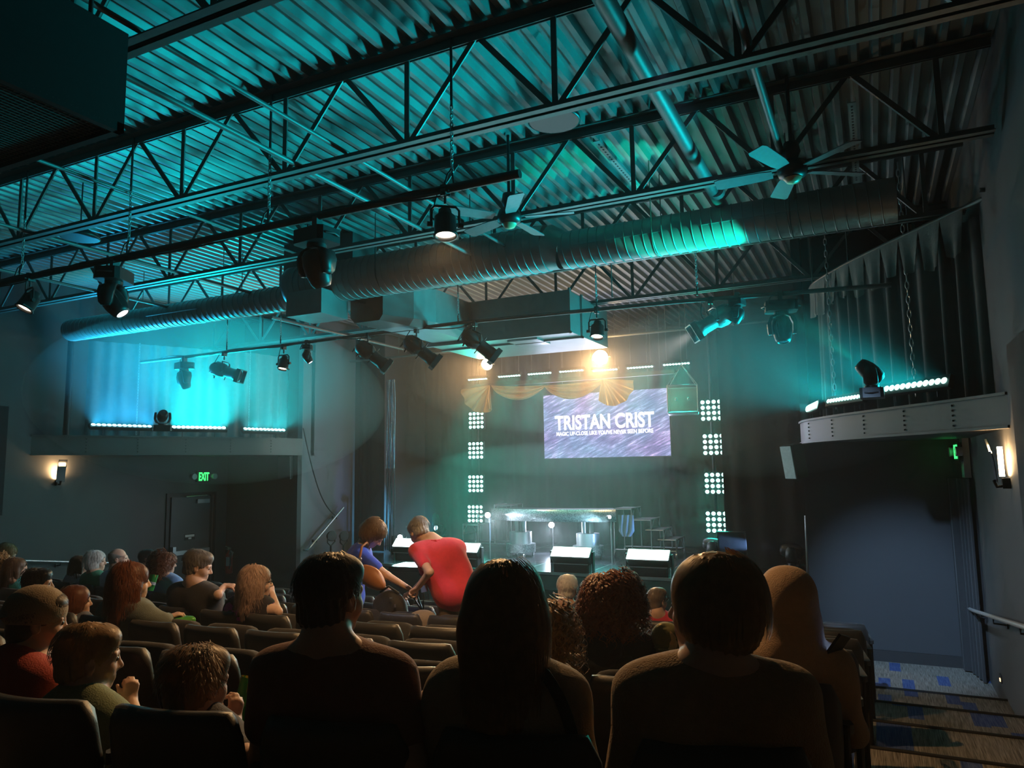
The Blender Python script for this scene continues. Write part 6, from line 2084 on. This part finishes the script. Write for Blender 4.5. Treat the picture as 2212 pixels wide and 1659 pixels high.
# ---- fourth row
sit('heavy-set man with swept-back grey hair and a dark tee, looking down', 4, 10, 428, 1224, .14, skin=SK_B, shirt=cloth_mat('black_tee', (.035, .032, .032)), hair=('short', hair_mat('grey_brown', (.17, .15, .13))), hsc=1.08, head_yaw=-48, head_pitch=-14, seed=14, shw=.23, build=1.4, hires=True,
    arms_px={'R': ((470, 1285, .10), (485, 1266, .22), (.9, .2, .05), (0, .3, -1), .5)})
sit('woman with long ash-blond hair, glasses and a sleeveless floral top', 4, 9, 556, 1258, .16, skin=(.66, .44, .36), shirt=floral_mat(), hair=('longwavy', H_pinkblond), female=True, hsc=1.05, head_yaw=-42, glasses=True, seed=15, shw=.21, build=1.35, sleeve='none', hires=True,
    arms_px={'R': ((600, 1322, .16), (588, 1283, .34), (-.3, .15, .5), (-.8, 0, -.3), 1.0)})
sit('girl in a turquoise top with long dark hair at the left edge', 4, 15, 36, 1230, .15, skin=SK_A, shirt=cloth_mat('turquoise', (.03, .36, .42)), hair=('long', H_brown), female=True, child=True, hsc=.92, head_yaw=-35, seed=16, shw=.15, build=.8)
sit('person with tight fair curls cut off by the left edge', 4, 16, 4, 1226, .12, skin=SK_A, shirt=cloth_mat('oat', (.30, .25, .20)), hair=('curly', H_blond), hsc=.92, seed=17, shw=.18)
# ---- fifth row
sit('woman with a light bob looking down at the far left', 5, 19, 16, 1197, .18, skin=SK_B, shirt=cloth_mat('cream', (.45, .42, .38)), hair=('wavybob', H_blond), female=True, hsc=1.0, head_yaw=-45, head_pitch=-22, seed=18)
sit('girl in a lilac hoodie with long brown hair, fifth row', 5, 17, 175, 1222, .20, skin=SK_A, shirt=cloth_mat('lilac', (.42, .38, .46)), hair=('long', H_brown), female=True, child=True, hsc=.92, head_yaw=-40, hood='down', seed=19, shw=.16, build=.85)
sit('woman with short silver hair and an emerald top, fifth row', 5, 16, 208, 1213, .20, skin=SK_B, shirt=cloth_mat('emerald', (.03, .26, .16)), hair=('wavybob', H_white), female=True, hsc=.98, head_yaw=-48, seed=20, shw=.18)
sit('bald man in a pale blue collared shirt, fifth row', 5, 15, 256, 1208, .18, skin=(.68, .46, .37), shirt=cloth_mat('pale_blue', (.42, .52, .68)), hair=('bald', H_grey), hsc=1.0, head_yaw=-45, head_pitch=4, seed=21, shw=.21, build=1.15, sleeve='long', collar=True)
sit('woman with auburn curls and a sky-blue top, fifth row', 5, 13, 358, 1218, .12, skin=SK_B, shirt=cloth_mat('sky_blue', (.16, .33, .68)), hair=('curly', H_red), female=True, hsc=.92, head_yaw=-45, seed=22, shw=.19, build=1.05, sleeve='long')
# ---- sixth row
sit('dark-skinned man in a pink shirt partly behind the curly-haired woman', 6, 17, 318, 1207, .15, skin=SK_D, shirt=cloth_mat('pink', (.80, .28, .42)), hair=('crop', H_black), hsc=1.0, head_yaw=-45, head_pitch=5, seed=23)
sit('white-haired man in a slate tee, sixth row, centre', 6, 5, 1226, 1272, .15, skin=SK_B, shirt=cloth_mat('slate_tee', (.055, .065, .09)), hair=('short', H_white), hsc=1.06, head_yaw=-3, seed=24, shw=.21, build=1.1, hires=True)
sit('boy in a red shirt and glasses looking right, sixth row', 6, 3, 1420, 1298, .15, skin=SK_B, shirt=cloth_mat('crimson', (.55, .03, .06)), hair=('crop', hair_mat('mouse', (.16, .115, .085))), child=True, hsc=.98, head_yaw=-30, glasses=True, seed=25, shw=.17, build=.9)

# ---- two people standing in the fifth row
FZ = .45
def stand(label, Y, rz, head, hip, px_arm, **kw):
    hipw = atY(*hip, Y); base = Vector((hipw.x, Y, FZ))
    L = lambda P: to_local(base, rz, P)
    H = L(atY(*head, Y))
    arms = {}
    for q, v in px_arm.items():
        arms[q] = (L(atY(v[0][0], v[0][1], Y + v[0][2])), L(atY(v[1][0], v[1][1], Y + v[1][2])), np.array(rotz(-rz) @ Vector(v[2])), np.array(rotz(-rz) @ Vector(v[3])), v[4])
    hp = L(hipw)
    nk_ = kw.pop('neck', None)
    if nk_: kw['nbl'] = L(atY(*nk_, Y))
    st_ = dict(hip=hp, knee=[hp + np.array((q * .11, .05, -.45 * hp[2] / .95)) for q in (-1, 1)], ankle=[np.array((hp[0] + q * .12, hp[1] - .03, .09)) for q in (-1, 1)], untucked=kw.pop('untucked', None))
    return person(label, 'person', base, rz, H, arms=arms, standing=st_, **kw), base
wom, wbase = stand('standing woman in a royal-blue tee bending over a bag', 6.3, math.radians(-55), (808, 1153), (750, 1290),
    {'R': ((836, 1243, -.12), (884, 1272, -.05), (.8, .1, -.5), (.2, -.6, -.8), .5), 'L': ((800, 1262, .2), (842, 1276, .15), (.8, 0, -.3), (0, 0, -1), .5)},
    skin=SK_B, shirt=cloth_mat('royal_blue', (.035, .09, .62)), hair=('wavybob', H_ltbrown), female=True, hsc=1.06, head_yaw=-14, head_pitch=-48, seed=31, shw=.20, build=1.3, neck=(784, 1178), hires=True, untucked=(0, 0, -.04), pants=(.05, .06, .10))
mnr, mbase = stand('standing grey-haired man in a red polo shirt, stooping toward the woman', 6.25, math.radians(52), (905, 1150), (990, 1285),
    {'L': ((928, 1236, -.36), (902, 1270, -.30), (-.8, 0, -.5), (.3, -.4, -.8), .9), 'R': ((915, 1255, .2), (890, 1278, .12), (-.8, 0, -.3), (0, 0, -1), .8)},
    skin=SK_B, shirt=cloth_mat('red_polo', (.66, .035, .07), sheen=.3), hair=('short', H_grey), hsc=1.05, head_yaw=8, head_pitch=-38, seed=32, shw=.22, build=1.3, neck=(938, 1172), hires=True, untucked=(0, .0, .0), collar=True, pants=(.16, .11, .07))
add_seats(OCC)

# ================================================================== THINGS PEOPLE HOLD
M_blackcloth = cloth_mat('black_nylon', (.012, .011, .012), rough=.6)
def blob(name, label, cat, s, mat, h=.012, warp=None):
    lo, hi = s.bounds(); c = (lo + hi) / 2
    base = Vector((c[0], c[1], lo[2]))
    root = thing(name, label, cat, base)
    o = sdf_mesh('body', s, h, mat, root, warp=warp)
    o.location = -base
    return root
# black bag between the standing pair
s = SDF(); a = atY(842, 1325, 6.1); a = np.array(a)
s.ell(a, (.20, .12, .17), None, .03).ell(a + np.array((0, 0, .10)), (.16, .10, .12), None, .05).cap(a + np.array((-.12, 0, -.1)), a + np.array((.14, 0, -.1)), .11, .11, .05)
bag = blob('black_bag', 'slumped black bag held between the two standing people', 'bag', s, M_blackcloth, warp=GLOBAL_FOLD(.006))
m = MB(); v = Vector(a)
m.tube([v + Vector((-.1, -.02, .2)), v + Vector((0, -.02, .26)), v + Vector((.12, -.02, .2))], .012, 6); m.build('handle', M_blackcloth, bag)
m = MB(); m.obox(v + Vector((.10, -.12, .17)), (.03, .01, .012)); m.obox(v + Vector((.14, -.11, .10)), (.012, .01, .03)); m.build('buckle', M_alu, bag)
# tan bag resting on a seat
s = SDF(); a = np.array(atY(912, 1338, 5.95))
s.ell(a, (.15, .10, .085), None, .03).ell(a + np.array((0, 0, -.06)), (.14, .12, .07), None, .05)
tb = blob('canvas_bag', 'tan canvas bag lying on a seat below the man in red', 'bag', s, cloth_mat('canvas', (.26, .20, .13)), warp=GLOBAL_FOLD(.005))
# metal folding frame (tripod) beside the bag
v = Vector(atY(915, 1325, 6.2)); o = thing('folded_tripod', 'small folded metal tripod sticking up beside the tan bag', 'tripod', v)
for d_ in ((-.10, 0, .22), (-.02, .02, .24), (-.13, 0, .16)):
    MB().cyl(v, v + Vector(d_), .009, n=6).build('leg', M_blackmetal, o)
MB().tube([v + Vector((-.12, 0, .22)), v + Vector((-.04, 0, .26)), v + Vector((.03, 0, .23))], .008, 6).build('crossbar', M_alu, o)
# water bottle under the man's arm
v = Vector(atY(921, 1297, 6.05)); o = thing('water_bottle', 'clear water bottle with a green cap beside the red polo', 'bottle', v)
F = frame_z((-.22, 0, .97))
MB().lathe([(.0, 0), (.030, .0), (.033, .02), (.031, .08), (.033, .10), (.033, .15), (.014, .19), (.013, .21)], v, F, n=16).build('body', M_glass, o)
MB().lathe([(.015, .205), (.015, .225), (.0, .227)], v, F, n=14).build('cap', pmat('green_cap', (.05, .4, .12), .4), o)
MB().lathe([(.0335, .08), (.0335, .14)], v, F, n=16).build('label', pmat('bottle_label', (.5, .6, .75), .5), o)
# the blue-shirted woman's shoulder bag
v = Vector(atY(800, 1245, 6.05)); o = thing('shoulder_bag', 'tan leather shoulder bag hanging from the woman in blue', 'bag', v)
s = SDF(); q = np.array(v); s.ell(q, (.16, .06, .10), np.array(Matrix.Rotation(.45, 3, 'Y')), .03).ell(q + np.array((.04, 0, -.03)), (.15, .065, .085), np.array(Matrix.Rotation(.45, 3, 'Y')), .03)
M_leather = pmat('tan_leather', (.42, .17, .06), .45, var=.12, scale=30, bump=.1, bscale=200)
b_o = sdf_mesh('pouch', s, .010, M_leather, o, warp=GLOBAL_FOLD(.003)); b_o.location = -v
st_pts = [atY(*p) for p in ((786, 1262, 6.03), (777, 1232, 6.05), (777, 1205, 6.06), (782, 1180, 6.08), (792, 1172, 6.14), (798, 1180, 6.3), (800, 1215, 6.36))]
MB().tube(st_pts, .012, 6).build('strap', M_leather, o)
MB().lathe([(.016, -.005), (.022, 0), (.016, .005)], atY(778, 1208, 6.04), Matrix.Rotation(math.pi / 2, 3, 'X'), n=14).build('ring', M_alu, o)
# bags of popcorn and crisps
def open_bag(c, r, h, tilt, label, filled=True, mat=None):
    c = Vector(c)
    o = thing('popcorn_bag', label, 'bag', c)
    M = Matrix.Rotation(tilt, 3, 'Y') @ Matrix.Rotation(-.25, 3, 'X')
    g = pmat('green_bag_print', (.03, .30, .05), .5, var=.5, scale=16)
    m = MB()
    def fn(rr, z, a): return c + M @ Vector((rr * 1.25 * math.cos(a), rr * .75 * math.sin(a), z))
    m.grid(lambda u, v: fn(r * (.82 + .18 * v) * (1 + .03 * math.sin(u * 38)), h * v, 2 * math.pi * u), 28, 6); m.build('outside', g, o)
    m = MB(); m.grid(lambda u, v: fn(r * (.80 + .18 * v), h * (.12 + .88 * v), -2 * math.pi * u), 28, 6); m.grid(lambda u, v: fn(r * .82 * v, .02, 2 * math.pi * u), 20, 2); m.build('inside', pmat('yellow_paper', (.55, .45, .10), .6), o)
    if filled:
        m = MB(); rr = random.Random(3)
        for i in range(26):
            a = rr.uniform(0, 6.28); q = r * .7 * rr.random() ** .5
            m.ell(fn(q, h * rr.uniform(.62, .72), a), r * .19, 7, 5)
        pc = m.build('popcorn', pmat('popcorn', (.75, .55, .2), .8), o); pc['kind'] = 'stuff'
    return o
open_bag(atY(522, 1560, 2.12), .044, .155, .1, 'green popcorn bag with yellow lining held by the small boy')
s = SDF(); a = np.array(atY(392, 1342, 4.05)); s.ell(a, (.11, .09, .04), None, .03).cap(a + np.array((-.08, 0, 0)), a + np.array((.10, .02, .01)), .03, .02, .03)
blob('snack_bag', 'crumpled green snack bag on the lap of the long-haired woman', 'bag', s, pmat('green_foil', (.10, .40, .06), .3, .2, var=.4, scale=20), warp=GLOBAL_FOLD(.008, 40, 55))
v = Vector(atY(320, 1276, 5.6)); o = open_bag(v, .065, .17, 0, 'green popcorn bag with white band, beside the woman in sky blue', False)
m = MB(); M_ = Matrix.Rotation(-.25, 3, 'X'); m.grid(lambda u, t: v + M_ @ Vector((.073 * 1.25 * math.cos(-math.pi * u), .073 * .78 * math.sin(-math.pi * u), .06 + .03 * t + .02 * u)), 14, 2); m.build('white_band', M_white, o)
# strap on the beige jacket
c_, s_, H_, nb_ = root_info[wl.name]
pts = []
for px_, py_ in ((1168, 1435), (1180, 1450), (1195, 1478), (1212, 1510), (1228, 1545), (1245, 1585), (1255, 1615)):
    p = to_local(wb_, wa, atY(px_, py_, wb_.y + .06))
    for _ in range(6):
        P_ = np.array([p], np.float32); e = 2e-3
        g = np.array([(c_.at(P_ + np.array(dv, np.float32)) - c_.at(P_ - np.array(dv, np.float32)))[0] for dv in ((e, 0, 0), (0, e, 0), (0, 0, e))]); g /= np.linalg.norm(g) + 1e-9
        p = p - g * (float(c_.at(P_)[0]) - .006)
    pts.append(Vector(p))
m = MB(); vv = []
for i, p in enumerate(pts):
    t = (pts[min(i + 1, len(pts) - 1)] - pts[max(i - 1, 0)]).normalized(); sd = t.cross(Vector((0, 1, 0))).normalized()
    vv += [p + sd * .016, p - sd * .016, p - sd * .016 + Vector((0, -.005, 0)), p + sd * .016 + Vector((0, -.005, 0))]
n_ = len(pts)
m.add(vv, [(4 * i + a, 4 * i + (a + 1) % 4, 4 * i + 4 + (a + 1) % 4, 4 * i + 4 + a) for i in range(n_ - 1) for a in range(4)], True)
q = m.build('shoulder_strap', M_blackcloth, wl, local=True)
# phone glow on the hooded person's lap
v = atY(1802, 1405, 3.32); o = thing('mobile_phone', 'small phone glowing blue beside the hooded person', 'phone', v)
M_ = Matrix.Rotation(math.radians(35), 3, 'Y') @ Matrix.Rotation(math.radians(-30), 3, 'Z')
MB().obox(v, (.012, .075, .15), M_).build('case', M_black, o)
MB().obox(v + M_ @ Vector((-.0065, 0, 0)), (.002, .068, .14), M_).build('display', emat('phone_blue', (.25, .45, 1.0), 1.4), o)
# ================================================================== HAZE
def haze():
    m = bpy.data.materials.new('theatre_haze'); m.use_nodes = True
    nt = m.node_tree; N = nt.nodes
    N.remove(N['Principled BSDF'])
    v = N.new('ShaderNodeVolumeScatter')
    v.inputs['Color'].default_value = (1, 1, 1, 1)
    v.inputs['Density'].default_value = 0.0022
    v.inputs['Anisotropy'].default_value = 0.45
    nt.links.new(v.outputs[0], N['Material Output'].inputs['Volume'])
    o = MB().box((XL + .001, YF + .001, -.05), (XR - .001, YB - .001, ZC - .001)).build('haze', m)
    tag(o, 'thin theatre haze filling the whole room', 'haze', kind='stuff')
    o.display_type = 'WIRE'
    return o
haze()
def haze_cloud(c, r, dens, lab):
    m = bpy.data.materials.new('haze_cloud'); m.use_nodes = True
    nt = m.node_tree; N = nt.nodes
    N.remove(N['Principled BSDF'])
    v = N.new('ShaderNodeVolumeScatter'); v.inputs['Density'].default_value = dens; v.inputs['Anisotropy'].default_value = 0.35
    nt.links.new(v.outputs[0], N['Material Output'].inputs['Volume'])
    o = MB().ell(c, r, 36, 20).build('haze_cloud', m, loc=c)
    tag(o, lab, 'haze', kind='stuff')
haze_cloud((-10.7, 9.9, 3.9), (2.6, 3.4, 1.55), .085, 'thicker bank of haze glowing cyan over the left balcony')
haze_cloud((-5.0, 12.6, 4.3), (5.0, 3.4, 1.9), .010, 'wide thin bank of haze above the stage')
haze_cloud((-5.2, 12.6, 4.4), (3.0, 2.2, 1.2), .016, 'thicker bank of haze around the warm lights above the stage')
haze_cloud((-4.7, 12.5, 4.5), (1.7, 1.3, .8), .03, 'dense knot of haze around the blinding warm light')
haze_cloud((-1.3, 9.6, 3.5), (2.3, 2.4, 1.1), .016, 'bank of haze catching the beams from the right balcony')
haze_cloud((-6.0, 13.9, 1.6), (4.2, 2.2, 1.5), .022, 'low bank of blue-green haze over the stage floor')
